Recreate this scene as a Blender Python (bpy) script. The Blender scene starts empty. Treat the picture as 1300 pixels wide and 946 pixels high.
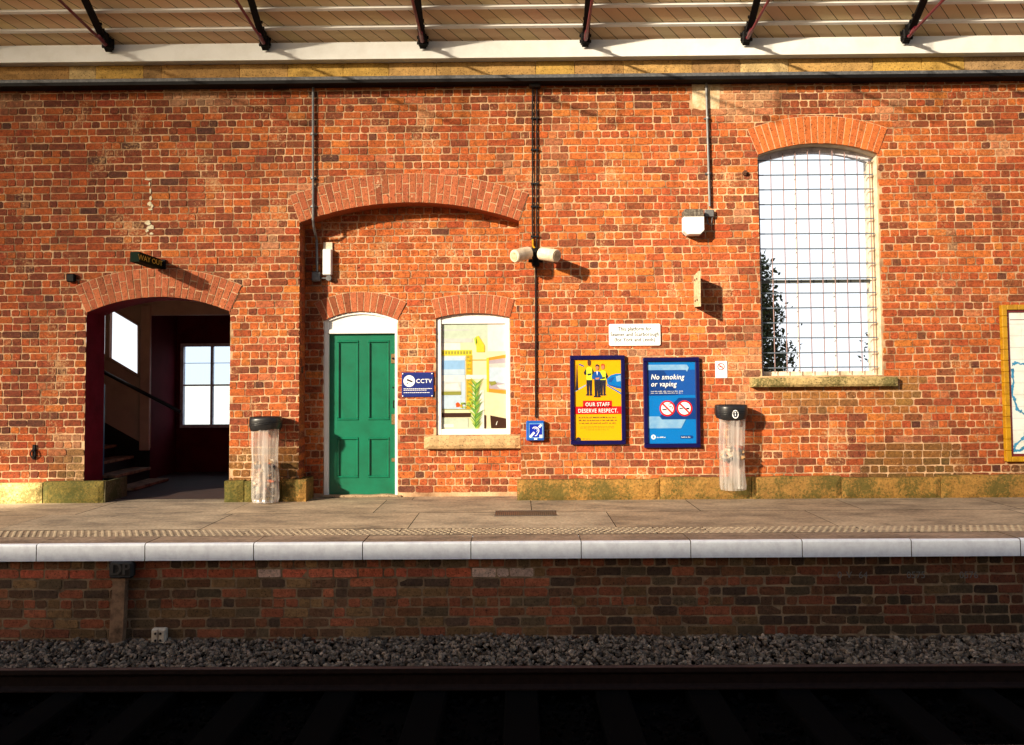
import bpy, math, random
from mathutils import Vector, noise, geometry, Matrix
R = math.radians
sc = bpy.context.scene
col = sc.collection
random.seed(7)
rnd = random.random
def ru(a, b): return a + (b - a) * random.random()

# ------------------------------------------------------------------ camera
F, YAW, PIT, ROL, D, HC = 1072.8, .008036, .045317, -.0073144, 10.3107, 1.45358
CX, CY = 650.0, 433.0
_f = Vector((-math.sin(YAW), math.cos(YAW), 0)); _r = Vector((math.cos(YAW), math.sin(YAW), 0)); _u = Vector((0, 0, 1))
_f2 = _f * math.cos(PIT) + _u * math.sin(PIT); _u2 = _u * math.cos(PIT) - _f * math.sin(PIT)
_r3 = _r * math.cos(ROL) + _u2 * math.sin(ROL); _u3 = _u2 * math.cos(ROL) - _r * math.sin(ROL)
CO = Vector((0, -D, HC))
cam = bpy.data.cameras.new('camera'); camo = bpy.data.objects.new('camera', cam); col.objects.link(camo)
M3 = Matrix((_r3, _u3, -_f2)).transposed()
camo.matrix_world = Matrix.Translation(CO) @ M3.to_4x4()
cam.sensor_width = 36; cam.lens = 36 * F / 1300; cam.shift_y = (CY - 473.0) / 1300
cam.clip_start = .05; cam.clip_end = 2000
sc.camera = camo
def ray(px, py): return _f2 + _r3 * ((px - CX) / F) + _u3 * ((CY - py) / F)
def P(px, py, y=0.0):            # point of the vertical plane at depth y that the photo shows at this pixel
    d = ray(px, py); t = (y + D) / d.y; q = CO + d * t
    return q.x, q.z
def PZ(px, py, z=0.0):
    d = ray(px, py); t = (z - HC) / d.z; q = CO + d * t
    return q.x, q.y

# ------------------------------------------------------------------ world, sun
SZ = .47
SUN = Vector((1.0, 1.0, -SZ))   # travel direction of the light
w = bpy.data.worlds.new('World'); sc.world = w; w.use_nodes = True
nt = w.node_tree; nt.nodes.clear()
out = nt.nodes.new('ShaderNodeOutputWorld')
sky = nt.nodes.new('ShaderNodeTexSky'); sky.sky_type = 'NISHITA'; sky.sun_disc = False
sky.sun_elevation = math.atan(SZ / math.sqrt(2)); sky.sun_rotation = R(225); sky.dust_density = 2.5
bg = nt.nodes.new('ShaderNodeBackground'); bg.inputs[1].default_value = .055
nt.links.new(sky.outputs[0], bg.inputs[0])
# bright thin cloud bank in the sky beyond the building
tc = nt.nodes.new('ShaderNodeTexCoord'); sp = nt.nodes.new('ShaderNodeSeparateXYZ'); nt.links.new(tc.outputs['Generated'], sp.inputs[0])
mr = nt.nodes.new('ShaderNodeMapRange'); mr.inputs[1].default_value = .15; mr.inputs[2].default_value = .6
nt.links.new(sp.outputs[1], mr.inputs[0])
bg2 = nt.nodes.new('ShaderNodeBackground'); bg2.inputs[0].default_value = (.93, .96, 1, 1); bg2.inputs[1].default_value = .29
mx = nt.nodes.new('ShaderNodeMixShader'); nt.links.new(mr.outputs[0], mx.inputs[0]); nt.links.new(bg.outputs[0], mx.inputs[1]); nt.links.new(bg2.outputs[0], mx.inputs[2])
nt.links.new(mx.outputs[0], out.inputs[0])
sl = bpy.data.lights.new('sun', 'SUN'); sl.energy = 5.0; sl.angle = R(1.4); sl.color = (1, .86, .64)
so = bpy.data.objects.new('sun', sl); col.objects.link(so); so.rotation_euler = SUN.to_track_quat('-Z', 'Y').to_euler(); so.location = (-10, -12, 12)
sc.view_settings.view_transform = 'Standard'; sc.view_settings.look = 'None'; sc.view_settings.gamma = 1
sc.view_settings.exposure = 2.22
sc.view_settings.use_curve_mapping = False
sc.render.engine = 'CYCLES'; sc.cycles.max_bounces = 6; sc.cycles.transparent_max_bounces = 24
sc.cycles.use_denoising = True

# ------------------------------------------------------------------ materials
MAT = {}
def nn(nt, t, **kw):
    n = nt.nodes.new('ShaderNode' + t)
    for k, v in kw.items(): setattr(n, k, v)
    return n
def mat(name, color, rough=.7, metal=0, var=0.0, vscale=6, color2=None, bump=0.0, bscale=40, spec=.5, alpha=None):
    m = bpy.data.materials.new(name); m.use_nodes = True; MAT[name] = m
    t = m.node_tree; b = t.nodes['Principled BSDF']; L = t.links.new
    b.inputs['Base Color'].default_value = (*color, 1); b.inputs['Roughness'].default_value = rough; b.inputs['Metallic'].default_value = metal
    b.inputs['Specular IOR Level'].default_value = spec
    tcn = nn(t, 'TexCoord')
    if var or color2:
        nz = nn(t, 'TexNoise'); nz.inputs['Scale'].default_value = vscale; nz.inputs['Detail'].default_value = 6; nz.inputs['Roughness'].default_value = .65
        L(tcn.outputs['Object'], nz.inputs['Vector'])
        cr = nn(t, 'ValToRGB'); cr.color_ramp.elements[0].position = .33; cr.color_ramp.elements[1].position = .58
        c2 = color2 if color2 else tuple(c * (1 - var) for c in color)
        cr.color_ramp.elements[0].color = (*c2, 1); cr.color_ramp.elements[1].color = (*color, 1)
        L(nz.outputs[0], cr.inputs[0]); L(cr.outputs[0], b.inputs['Base Color'])
    if bump:
        nb = nn(t, 'TexNoise'); nb.inputs['Scale'].default_value = bscale; nb.inputs['Detail'].default_value = 5
        L(tcn.outputs['Object'], nb.inputs['Vector'])
        bp = nn(t, 'Bump'); bp.inputs['Strength'].default_value = 1; bp.inputs['Distance'].default_value = bump
        L(nb.outputs[0], bp.inputs['Height']); L(bp.outputs[0], b.inputs['Normal'])
    return m
def attr_mat(name, rough=.85, bump=.005, bscale=55, smear=None, smear_amt=.56, soft=.05, dark=.35, blend_scale=2.2):
    """colour comes per brick / block / stone from the mesh attribute, plus grain and a mortar smear"""
    m = bpy.data.materials.new(name); m.use_nodes = True; MAT[name] = m
    t = m.node_tree; b = t.nodes['Principled BSDF']; L = t.links.new
    b.inputs['Roughness'].default_value = rough; b.inputs['Specular IOR Level'].default_value = .25
    tcn = nn(t, 'TexCoord'); at = nn(t, 'Attribute', attribute_name='bc')
    nz = nn(t, 'TexNoise'); nz.inputs['Scale'].default_value = 22; nz.inputs['Detail'].default_value = 8; nz.inputs['Roughness'].default_value = .7
    L(tcn.outputs['Object'], nz.inputs['Vector'])
    mr = nn(t, 'MapRange'); mr.inputs[1].default_value = .3; mr.inputs[2].default_value = .7; mr.inputs[3].default_value = 1 - dark; mr.inputs[4].default_value = 1 + dark * .8
    L(nz.outputs[0], mr.inputs[0])
    mu = nn(t, 'VectorMath', operation='SCALE'); L(at.outputs['Color'], mu.inputs[0]); L(mr.outputs[0], mu.inputs['Scale'])
    last = mu.outputs[0]
    # small dark pits
    vo = nn(t, 'TexNoise'); vo.inputs['Scale'].default_value = 95; vo.inputs['Detail'].default_value = 3
    L(tcn.outputs['Object'], vo.inputs['Vector'])
    pr = nn(t, 'MapRange'); pr.inputs[1].default_value = .32; pr.inputs[2].default_value = .42; pr.inputs[3].default_value = 1 if name == 'plank' else .3; pr.inputs[4].default_value = 1
    L(vo.outputs[0], pr.inputs[0])
    m2 = nn(t, 'VectorMath', operation='SCALE'); vo.inputs['Scale'].default_value = 60; L(last, m2.inputs[0]); L(pr.outputs[0], m2.inputs['Scale']); last = m2.outputs[0]
    if smear and name != 'mossy_stone':
        g1 = nn(t, 'TexNoise'); g1.inputs['Scale'].default_value = 11; g1.inputs['Detail'].default_value = 7; g1.inputs['Roughness'].default_value = .75
        mp = nn(t, 'Mapping'); mp.inputs['Location'].default_value = (7, 3, 5); L(tcn.outputs['Object'], mp.inputs[0]); L(mp.outputs[0], g1.inputs['Vector'])
        gr = nn(t, 'MapRange'); gr.inputs[1].default_value = .54; gr.inputs[2].default_value = .68; gr.inputs[4].default_value = .6; L(g1.outputs[0], gr.inputs[0])
        gm = nn(t, 'Mix', data_type='RGBA'); L(gr.outputs[0], gm.inputs[0]); L(last, gm.inputs[6]); gm.inputs[7].default_value = (.15, .075, .022, 1) if name != 'track_brick' else (.05, .035, .02, 1); last = gm.outputs[2]
    if smear:
        n1 = nn(t, 'TexNoise'); n1.inputs['Scale'].default_value = blend_scale; n1.inputs['Detail'].default_value = 3
        n2 = nn(t, 'TexNoise'); n2.inputs['Scale'].default_value = 34; n2.inputs['Detail'].default_value = 6; n2.inputs['Roughness'].default_value = .75
        L(tcn.outputs['Object'], n1.inputs['Vector']); L(tcn.outputs['Object'], n2.inputs['Vector'])
        ad = nn(t, 'Math', operation='ADD'); s1 = nn(t, 'Math', operation='MULTIPLY'); s1.inputs[1].default_value = .45
        s2 = nn(t, 'Math', operation='MULTIPLY'); s2.inputs[1].default_value = .55
        L(n1.outputs[0], s1.inputs[0]); L(n2.outputs[0], s2.inputs[0]); L(s1.outputs[0], ad.inputs[0]); L(s2.outputs[0], ad.inputs[1])
        sr = nn(t, 'MapRange'); sr.inputs[1].default_value = smear_amt; sr.inputs[2].default_value = smear_amt + soft; sr.inputs[4].default_value = .75
        L(ad.outputs[0], sr.inputs[0])
        mix = nn(t, 'Mix', data_type='RGBA'); L(sr.outputs[0], mix.inputs[0]); L(last, mix.inputs[6]); mix.inputs[7].default_value = (*smear, 1)
        last = mix.outputs[2]
    L(last, b.inputs['Base Color'])
    bp = nn(t, 'Bump'); bp.inputs['Distance'].default_value = bump; bp.inputs['Strength'].default_value = 1
    nb = nn(t, 'TexNoise'); nb.inputs['Scale'].default_value = bscale; nb.inputs['Detail'].default_value = 6
    L(tcn.outputs['Object'], nb.inputs['Vector']); L(nb.outputs[0], bp.inputs['Height']); L(bp.outputs[0], b.inputs['Normal'])
    return m
MORTAR = (.74, .53, .33)
attr_mat('brick', smear=(.54, .30, .14), smear_amt=.555, soft=.07, dark=.6)
attr_mat('arch_brick', smear=MORTAR, smear_amt=.60, soft=.05, dark=.22)
attr_mat('track_brick', smear=(.17, .11, .055), smear_amt=.56, soft=.12, dark=.45)
attr_mat('sandstone', smear=None, dark=.28, bump=.004, bscale=45)
attr_mat('mossy_stone', smear=(.045, .052, .010), smear_amt=.452, soft=.10, dark=.35, bump=.006, bscale=30, blend_scale=3.2)
attr_mat('stone_chip', smear=None, dark=.5, bump=.003, bscale=50, rough=.85)
attr_mat('plank', smear=None, dark=.03, bump=.0008, bscale=25, rough=.5)
mat('mortar', (.62, .385, .215), .95, color2=(.17, .085, .04), vscale=2.3, bump=.006, bscale=60)
mat('dark_mortar', (.34, .23, .13), .95, color2=(.10, .065, .035), vscale=7, bump=.004, bscale=60)
mat('maroon_paint', (.17, .008, .02), .8, spec=.1, var=.4, vscale=4, bump=.003, bscale=20)
mat('maroon_wall', (.12, .008, .014), .85, spec=.1, var=.3, vscale=3)
mat('partition_paint', (.55, .37, .28), .6, var=.2, vscale=3)
mat('dark_wood', (.012, .008, .006), .5, var=.4)
mat('black_paint', (.012, .012, .014), .35, var=.3, vscale=12)
mat('black_iron', (.006, .005, .006), .6, spec=.15, var=.4, vscale=20, bump=.002, bscale=40)
mat('red_paint', (.17, .006, .02), .35, var=.4, vscale=10)
mat('white_paint', (.80, .80, .78), .45, color2=(.72, .71, .68), vscale=4, bump=.0006, bscale=30)
mat('cream_paint', (.78, .66, .50), .5, color2=(.5, .38, .26), vscale=7, bump=.001, bscale=30)
mat('frame_paint', (.62, .60, .66), .5, color2=(.36, .34, .40), vscale=9)
mat('white_sign', (.82, .84, .84), .35)
mat('green_paint', (.001, .140, .072), .34, color2=(.002, .105, .052), vscale=3.5, bump=.0012, bscale=14)
mat('navy', (.004, .003, .055), .3, var=.25, vscale=12)
mat('navy_sign', (.008, .02, .16), .35)
mat('blue_box', (.008, .09, .42), .35)
mat('blue_symbol', (.004, .02, .36), .35)
mat('yellow_print', (.80, .37, .0), .35)
mat('red_print', (.72, .008, .012), .35)
mat('white_print', (.88, .88, .88), .35)
mat('black_print', (.012, .012, .03), .4)
mat('azure_print', (.0, .155, .50), .3)
mat('deep_blue_print', (.003, .04, .20), .3)
mat('pale_blue_print', (.24, .42, .62), .3, color2=(.07, .26, .55), vscale=3)
mat('mid_blue_print', (.005, .075, .34), .35)
mat('skin_print', (.5, .19, .10), .4); mat('brown_print', (.09, .03, .02), .4); mat('ginger_print', (.5, .07, .01), .4)
mat('hi_vis_print', (.55, .68, .03), .4)
mat('grey_text', (.02, .02, .025), .5); mat('machine_blue', (.06, .20, .32), .4); mat('sign_green', (.002, .010, .005), .8, spec=.1); mat('sign_text', (.55, .42, .04), .5)
mat('grey_metal', (.16, .16, .165), .45, metal=.3, var=.3, vscale=20)
mat('lead_grey', (.07, .072, .08), .55, color2=(.14, .14, .15), vscale=25, bump=.002, bscale=50)
mat('lamp_top', (.05, .035, .025), .8, color2=(.22, .19, .15), vscale=40)
mat('rust', (.10, .035, .015), .85, var=.5, vscale=30)
mat('brass', (.35, .22, .10), .4, metal=.7, var=.4, vscale=40)
mat('bracket_metal', (.62, .48, .30), .6, color2=(.35, .25, .14), vscale=25)
mat('yellow_enamel', (.50, .26, .008), .25, color2=(.36, .17, .008), vscale=10)
mat('tile_white', (.78, .80, .76), .2, color2=(.70, .70, .62), vscale=5)
mat('tile_maroon', (.16, .02, .02), .3)
mat('tile_blue', (.04, .28, .52), .3, var=.4, vscale=12)
mat('grey_plaster', (.5, .33, .17), .9, color2=(.75, .62, .42), vscale=8, bump=.004, bscale=40)
mat('coping_paint', (.88, .92, 1.0), .6, color2=(.74, .76, .85), vscale=11, bump=.002, bscale=30)
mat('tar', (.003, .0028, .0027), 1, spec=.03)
mat('rail_steel', (.022, .011, .008), .7, spec=.15, var=.4, vscale=20)
mat('rail_top', (.12, .07, .055), .45, var=.3, vscale=10)
mat('post_wood', (.34, .19, .10), .85, color2=(.08, .042, .02), vscale=9, bump=.004, bscale=30)
mat('worn_iron', (.07, .06, .05), .6); mat('cast_iron', (.022, .018, .014), .6, var=.5, vscale=20, bump=.003, bscale=30)
mat('tactile', (.36, .28, .19), .85, var=.35, vscale=20)
mat('grate', (.10, .075, .06), .7, var=.4, vscale=30)
mat('chalk', (.16, .16, .15), .9); mat('field', (.55, .53, .48), .95, var=.3, vscale=.4)
mat('leaf', (.022, .05, .012), .6, color2=(.05, .085, .02), vscale=3); mat('bark', (.05, .035, .025), .9, bump=.01, bscale=12)
mat('floor_paint', (.05, .02, .014), .8, var=.4, vscale=3); mat('lime', (.72, .62, .42), .9, var=.3, vscale=30)
mat('wire', (.26, .15, .14), .5); mat('wire_blue', (.11, .14, .18), .5)
mat('glass_bar', (.10, .11, .10), .6)
# picture panel colours
for n, c in dict(pp_cream=(.85, .80, .52), pp_mint=(.60, .70, .58), pp_grey=(.62, .66, .64), pp_white=(.86, .86, .80), pp_yellow=(.80, .66, .06),
                 pp_gold=(.62, .42, .03), pp_sky=(.32, .55, .85), pp_paleblue=(.58, .72, .86), pp_green=(.18, .42, .08), pp_lime=(.48, .66, .10),
                 pp_brown=(.07, .03, .02), pp_red=(.75, .12, .02), pp_orange=(.75, .36, .05), pp_olive=(.33, .34, .08), pp_mauve=(.5, .45, .52)).items():
    mat(n, tuple(q ** 1.1 * .78 for q in c), .3, var=.12, vscale=14)

# platform paving
def paving():
    m = bpy.data.materials.new('paving'); m.use_nodes = True; MAT['paving'] = m
    t = m.node_tree; b = t.nodes['Principled BSDF']; L = t.links.new
    b.inputs['Roughness'].default_value = .8; b.inputs['Specular IOR Level'].default_value = .3
    tcn = nn(t, 'TexCoord')
    n1 = nn(t, 'TexNoise'); n1.inputs['Scale'].default_value = 1.3; n1.inputs['Detail'].default_value = 8; n1.inputs['Roughness'].default_value = .7
    mp = nn(t, 'Mapping'); mp.inputs['Scale'].default_value = (1, 2.2, 1); L(tcn.outputs['Object'], mp.inputs[0]); L(mp.outputs[0], n1.inputs['Vector'])
    cr = nn(t, 'ValToRGB'); e = cr.color_ramp.elements
    e[0].position = .30; e[0].color = (.13, .10, .075, 1); e[1].position = .72; e[1].color = (.48, .375, .265, 1)
    x = e.new(.5); x.color = (.31, .24, .17, 1)
    L(n1.outputs[0], cr.inputs[0])
    n2 = nn(t, 'TexNoise'); n2.inputs['Scale'].default_value = 30; n2.inputs['Detail'].default_value = 6
    L(tcn.outputs['Object'], n2.inputs['Vector'])
    mr = nn(t, 'MapRange'); mr.inputs[1].default_value = .3; mr.inputs[2].default_value = .7; mr.inputs[3].default_value = .75; mr.inputs[4].default_value = 1.2
    L(n2.outputs[0], mr.inputs[0])
    mu = nn(t, 'VectorMath', operation='SCALE'); L(cr.outputs[0], mu.inputs[0]); L(mr.outputs[0], mu.inputs['Scale'])
    at = nn(t, 'Attribute', attribute_name='bc'); m3 = nn(t, 'VectorMath', operation='MULTIPLY'); L(mu.outputs[0], m3.inputs[0]); L(at.outputs['Color'], m3.inputs[1])
    # oily spots
    n3 = nn(t, 'TexNoise'); n3.inputs['Scale'].default_value = 5; n3.inputs['Detail'].default_value = 5; L(mp.outputs[0], n3.inputs['Vector'])
    r3 = nn(t, 'MapRange'); r3.inputs[1].default_value = .27; r3.inputs[2].default_value = .36; r3.inputs[3].default_value = .45; r3.inputs[4].default_value = 1
    L(n3.outputs[0], r3.inputs[0]); m4 = nn(t, 'VectorMath', operation='SCALE'); L(m3.outputs[0], m4.inputs[0]); L(r3.outputs[0], m4.inputs['Scale'])
    L(m4.outputs[0], b.inputs['Base Color'])
    bp = nn(t, 'Bump'); bp.inputs['Distance'].default_value = .003; L(n2.outputs[0], bp.inputs['Height']); L(bp.outputs[0], b.inputs['Normal'])
paving()
# clear plastic bag
def plastic():
    m = bpy.data.materials.new('plastic_bag'); m.use_nodes = True; MAT['plastic_bag'] = m
    t = m.node_tree; t.nodes.clear(); L = t.links.new
    o = nn(t, 'OutputMaterial'); tr = nn(t, 'BsdfTransparent'); tr.inputs[0].default_value = (.96, .95, .93, 1)
    df = nn(t, 'BsdfDiffuse'); df.inputs[0].default_value = (.86, .80, .76, 1); tl = nn(t, 'BsdfTranslucent'); tl.inputs[0].default_value = (.85, .8, .76, 1)
    gl = nn(t, 'BsdfGlossy'); gl.inputs['Roughness'].default_value = .18
    m1 = nn(t, 'MixShader'); m1.inputs[0].default_value = .4; L(df.outputs[0], m1.inputs[1]); L(tl.outputs[0], m1.inputs[2])
    m2 = nn(t, 'MixShader'); m2.inputs[0].default_value = .22; L(m1.outputs[0], m2.inputs[1]); L(gl.outputs[0], m2.inputs[2])
    tcn = nn(t, 'TexCoord'); mp = nn(t, 'Mapping'); mp.inputs['Scale'].default_value = (16, 16, 1.6); L(tcn.outputs['Object'], mp.inputs[0])
    nz = nn(t, 'TexNoise'); nz.inputs['Scale'].default_value = 1; nz.inputs['Detail'].default_value = 4; L(mp.outputs[0], nz.inputs['Vector'])
    mr = nn(t, 'MapRange'); mr.inputs[1].default_value = .36; mr.inputs[2].default_value = .64; mr.inputs[3].default_value = .16; mr.inputs[4].default_value = .62
    L(nz.outputs[0], mr.inputs[0])
    m3 = nn(t, 'MixShader'); L(mr.outputs[0], m3.inputs[0]); L(tr.outputs[0], m3.inputs[1]); L(m2.outputs[0], m3.inputs[2]); L(m3.outputs[0], o.inputs[0])
    bp = nn(t, 'Bump'); bp.inputs['Distance'].default_value = .01; L(nz.outputs[0], bp.inputs['Height'])
    for n in (df, gl): L(bp.outputs[0], n.inputs['Normal'])
plastic()
def glass(name, tint, gloss=.06, body=None, bodyamt=0.0, noise_lo=None):
    m = bpy.data.materials.new(name); m.use_nodes = True; MAT[name] = m
    t = m.node_tree; t.nodes.clear(); L = t.links.new
    o = nn(t, 'OutputMaterial'); tr = nn(t, 'BsdfTransparent'); tr.inputs[0].default_value = (*tint, 1)
    gl = nn(t, 'BsdfGlossy'); gl.inputs['Roughness'].default_value = .05
    mx = nn(t, 'MixShader'); mx.inputs[0].default_value = gloss; L(tr.outputs[0], mx.inputs[1]); L(gl.outputs[0], mx.inputs[2])
    if noise_lo is not None:
        tcn = nn(t, 'TexCoord'); nz = nn(t, 'TexNoise'); nz.inputs['Scale'].default_value = .23; nz.inputs['Detail'].default_value = 2
        L(tcn.outputs['Object'], nz.inputs['Vector'])
        mr = nn(t, 'MapRange'); mr.inputs[1].default_value = .36; mr.inputs[2].default_value = .62; mr.inputs[3].default_value = noise_lo[0]; mr.inputs[4].default_value = noise_lo[1]
        L(nz.outputs[0], mr.inputs[0]); # transmission ramp added to dim sunlight on the wall's upper left and right
        sx_ = nn(t, 'SeparateXYZ'); L(tcn.outputs['Object'], sx_.inputs[0]); cr = nn(t, 'ValToRGB')
        a_ = nn(t, 'Math', operation='MULTIPLY_ADD'); a_.inputs[1].default_value = .0857; a_.inputs[2].default_value = 11.55 * .0857 + (5.1 + 13.05 * SZ) * .12; L(sx_.outputs[0], a_.inputs[0])
        b_ = nn(t, 'Math', operation='MULTIPLY_ADD'); b_.inputs[1].default_value = -.12; L(sx_.outputs[2], b_.inputs[0]); L(a_.outputs[0], b_.inputs[2]); L(b_.outputs[0], cr.inputs[0])
        e = cr.color_ramp.elements; e[0].color = (.07,) * 3 + (1,); e[1].color = (1,) * 3 + (1,)
        for p_, v_ in ((.25, .22), (.45, .56), (.7, .95)): q_ = e.new(p_); q_.color = (v_, v_, v_, 1)
        rr_ = nn(t, 'MapRange'); rr_.inputs[1].default_value = -2.2; rr_.inputs[2].default_value = 1.2; rr_.inputs[3].default_value = 1; rr_.inputs[4].default_value = .62; L(sx_.outputs[0], rr_.inputs[0])
        mm_ = nn(t, 'Math', operation='MULTIPLY'); L(mr.outputs[0], mm_.inputs[0]); L(cr.outputs[0], mm_.inputs[1]); m5_ = nn(t, 'Math', operation='MULTIPLY'); L(mm_.outputs[0], m5_.inputs[0]); L(rr_.outputs[0], m5_.inputs[1])
        L(m5_.outputs[0], tr.inputs[0]); mx.inputs[0].default_value = .0
    L(mx.outputs[0], o.inputs[0])
glass('window_glass', (.96, .98, 1), .04)
glass('frosted_glass', (.74, .88, 1), .03)
glass('sun_filter_glass', (.5, .5, .5), noise_lo=(.33, .44))
glass('frame_glass', (.98, .98, .98), .05)

# ------------------------------------------------------------------ mesh collector
class MB:
    def __init__(s): s.v = []; s.f = []; s.m = []; s.c = []; s.cur = (1, 1, 1)
    def face(s, pts, mi=0, c=None):
        i = len(s.v); s.v += [tuple(p) for p in pts]; s.f.append(tuple(range(i, i + len(pts)))); s.m.append(mi); s.c.append(c or s.cur)
    def nxt(s): s.cuts = getattr(s, 'cuts', [0]) + [len(s.f)]
    def box(s, x0, x1, y0, y1, z0, z1, mi=0, c=None, rot=None, bev=0.0):
        p = [(x0, y0, z0), (x1, y0, z0), (x1, y1, z0), (x0, y1, z0), (x0, y0, z1), (x1, y0, z1), (x1, y1, z1), (x0, y1, z1)]
        if bev:
            pts = []; cx, cy, cz = (x0 + x1) / 2, (y0 + y1) / 2, (z0 + z1) / 2
            return s.bevbox(x0, x1, y0, y1, z0, z1, bev, mi, c)
        i = len(s.v); s.v += p
        for q in ((0, 3, 2, 1), (4, 5, 6, 7), (0, 1, 5, 4), (1, 2, 6, 5), (2, 3, 7, 6), (3, 0, 4, 7)):
            s.f.append(tuple(i + k for k in q)); s.m.append(mi); s.c.append(c or s.cur)
    def bevbox(s, x0, x1, y0, y1, z0, z1, b, mi=0, c=None):
        i0 = len(s.v); idx = {}
        for X in (0, 1):
            for Y in (0, 1):
                for Z in (0, 1):
                    for ax in range(3):
                        q = [(x0, x1)[X], (y0, y1)[Y], (z0, z1)[Z]]
                        sg = [(1, -1)[X], (1, -1)[Y], (1, -1)[Z]]
                        for a in range(3):
                            if a != ax: q[a] += sg[a] * b
                        idx[(X, Y, Z, ax)] = len(s.v); s.v.append(tuple(q))
        def F(*k): s.f.append(tuple(idx[a] for a in k)); s.m.append(mi); s.c.append(c or s.cur)
        for v in (0, 1):
            F((v, 0, 0, 0), (v, 1, 0, 0), (v, 1, 1, 0), (v, 0, 1, 0)); F((0, v, 0, 1), (1, v, 0, 1), (1, v, 1, 1), (0, v, 1, 1)); F((0, 0, v, 2), (1, 0, v, 2), (1, 1, v, 2), (0, 1, v, 2))
        for a in (0, 1):
            for b_ in (0, 1):
                F((a, b_, 0, 0), (a, b_, 1, 0), (a, b_, 1, 1), (a, b_, 0, 1))
                F((a, 0, b_, 0), (a, 1, b_, 0), (a, 1, b_, 2), (a, 0, b_, 2))
                F((0, a, b_, 1), (1, a, b_, 1), (1, a, b_, 2), (0, a, b_, 2))
        for X in (0, 1):
            for Y in (0, 1):
                for Z in (0, 1): F((X, Y, Z, 0), (X, Y, Z, 1), (X, Y, Z, 2))
    def tube(s, path, r, n=10, mi=0, c=None, cap=True):
        path = [Vector(p) for p in path]; rr = r if isinstance(r, (list, tuple)) else [r] * len(path)
        rings = []; prev = None
        for k, p in enumerate(path):
            if k == 0: t = path[1] - p
            elif k == len(path) - 1: t = p - path[k - 1]
            else: t = (path[k + 1] - p).normalized() + (p - path[k - 1]).normalized()
            t = t.normalized()
            a = prev if prev is not None else (Vector((0, 0, 1)) if abs(t.z) < .9 else Vector((1, 0, 0)))
            a = (a - t * a.dot(t)).normalized(); prev = a; b = t.cross(a)
            i = len(s.v); s.v += [tuple(p + (a * math.cos(q) + b * math.sin(q)) * rr[k]) for q in [2 * math.pi * j / n for j in range(n)]]; rings.append(i)
        for k in range(len(path) - 1):
            for j in range(n):
                j2 = (j + 1) % n; s.f.append((rings[k] + j, rings[k] + j2, rings[k + 1] + j2, rings[k + 1] + j)); s.m.append(mi); s.c.append(c or s.cur)
        if cap:
            for q in (rings[0], rings[-1]): s.f.append(tuple(q + j for j in range(n))); s.m.append(mi); s.c.append(c or s.cur)
    def prism(s, pts, y0, y1, mi=0, c=None, sides=True):      # pts in x,z ; front at y0
        n = len(pts); s.face([(x, y0, z) for x, z in pts], mi, c)
        if sides:
            s.face([(x, y1, z) for x, z in reversed(pts)], mi, c)
            for k in range(n):
                a, b = pts[k], pts[(k + 1) % n]; s.face([(a[0], y0, a[1]), (a[0], y1, a[1]), (b[0], y1, b[1]), (b[0], y0, b[1])], mi, c)
    def flat(s, pts, y, mi=0): s.face([(x, y, z) for x, z in pts], mi)
    def rect(s, x0, x1, z0, z1, y, mi=0): s.flat([(x0, z0), (x1, z0), (x1, z1), (x0, z1)], y, mi)
    def disc(s, x, z, r, y, mi=0, n=20, rz=None): s.flat([(x + r * math.cos(2 * math.pi * k / n), z + (rz or r) * math.sin(2 * math.pi * k / n)) for k in range(n)], y, mi)
    def ring(s, x, z, r0, r1, y, mi=0, n=24, a0=0, a1=360):
        for k in range(n):
            a = R(a0 + (a1 - a0) * k / n); b = R(a0 + (a1 - a0) * (k + 1) / n)
            s.flat([(x + r0 * math.cos(a), z + r0 * math.sin(a)), (x + r1 * math.cos(a), z + r1 * math.sin(a)), (x + r1 * math.cos(b), z + r1 * math.sin(b)), (x + r0 * math.cos(b), z + r0 * math.sin(b))], y, mi)
    def line(s, a, b, wd, y, mi=0):
        a = Vector(a); b = Vector(b); d = (b - a).normalized(); n = Vector((-d.y, d.x)) * wd / 2
        s.flat([tuple(a - n), tuple(b - n), tuple(b + n), tuple(a + n)], y, mi)
    def holes(s, outer, holes, y, mi=0):
        loops = [[Vector((x, z, 0)) for x, z in outer]] + [[Vector((x, z, 0)) for x, z in h] for h in holes]
        flatv = [p for l in loops for p in l]; i = len(s.v); s.v += [(p.x, y, p.y) for p in flatv]
        for t in geometry.tessellate_polygon(loops): s.f.append(tuple(i + k for k in t)); s.m.append(mi); s.c.append(s.cur)
    def reveal(s, loop, y0, y1, mi=0):
        n = len(loop)
        for k in range(n):
            a, b = loop[k], loop[(k + 1) % n]; s.face([(a[0], y0, a[1]), (b[0], y0, b[1]), (b[0], y1, b[1]), (a[0], y1, a[1])], mi)
    def text(s, body, x, z, y, size, mi=0, align='CENTER', bold=0.0, shear=0.0, sx=1.0, M=None, spc=1.0):
        cu = bpy.data.curves.new('t', 'FONT'); cu.body = body; cu.size = size; cu.align_x = align; cu.shear = shear; cu.fill_mode = 'FRONT' if False else cu.fill_mode
        cu.resolution_u = 3; cu.space_character = spc
        o = bpy.data.objects.new('t', cu); col.objects.link(o)
        dg = bpy.context.evaluated_depsgraph_get(); dg.update(); me = bpy.data.meshes.new_from_object(o.evaluated_get(dg))
        for r_, (ddx, ddz) in enumerate(((0, 0), (-1, 0), (1, 0), (0, .6), (0, -.6)) if bold > 0 else ((0, 0),)):
            i = len(s.v)
            for v in me.vertices:
                q = (x + v.co.x * sx + ddx * bold * size, y - .00025 * r_, z + v.co.y + ddz * bold * size)
                s.v.append(tuple(M @ Vector(q)) if M else q)
            for p in me.polygons: s.f.append(tuple(i + k for k in p.vertices)); s.m.append(mi); s.c.append(s.cur)
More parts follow.
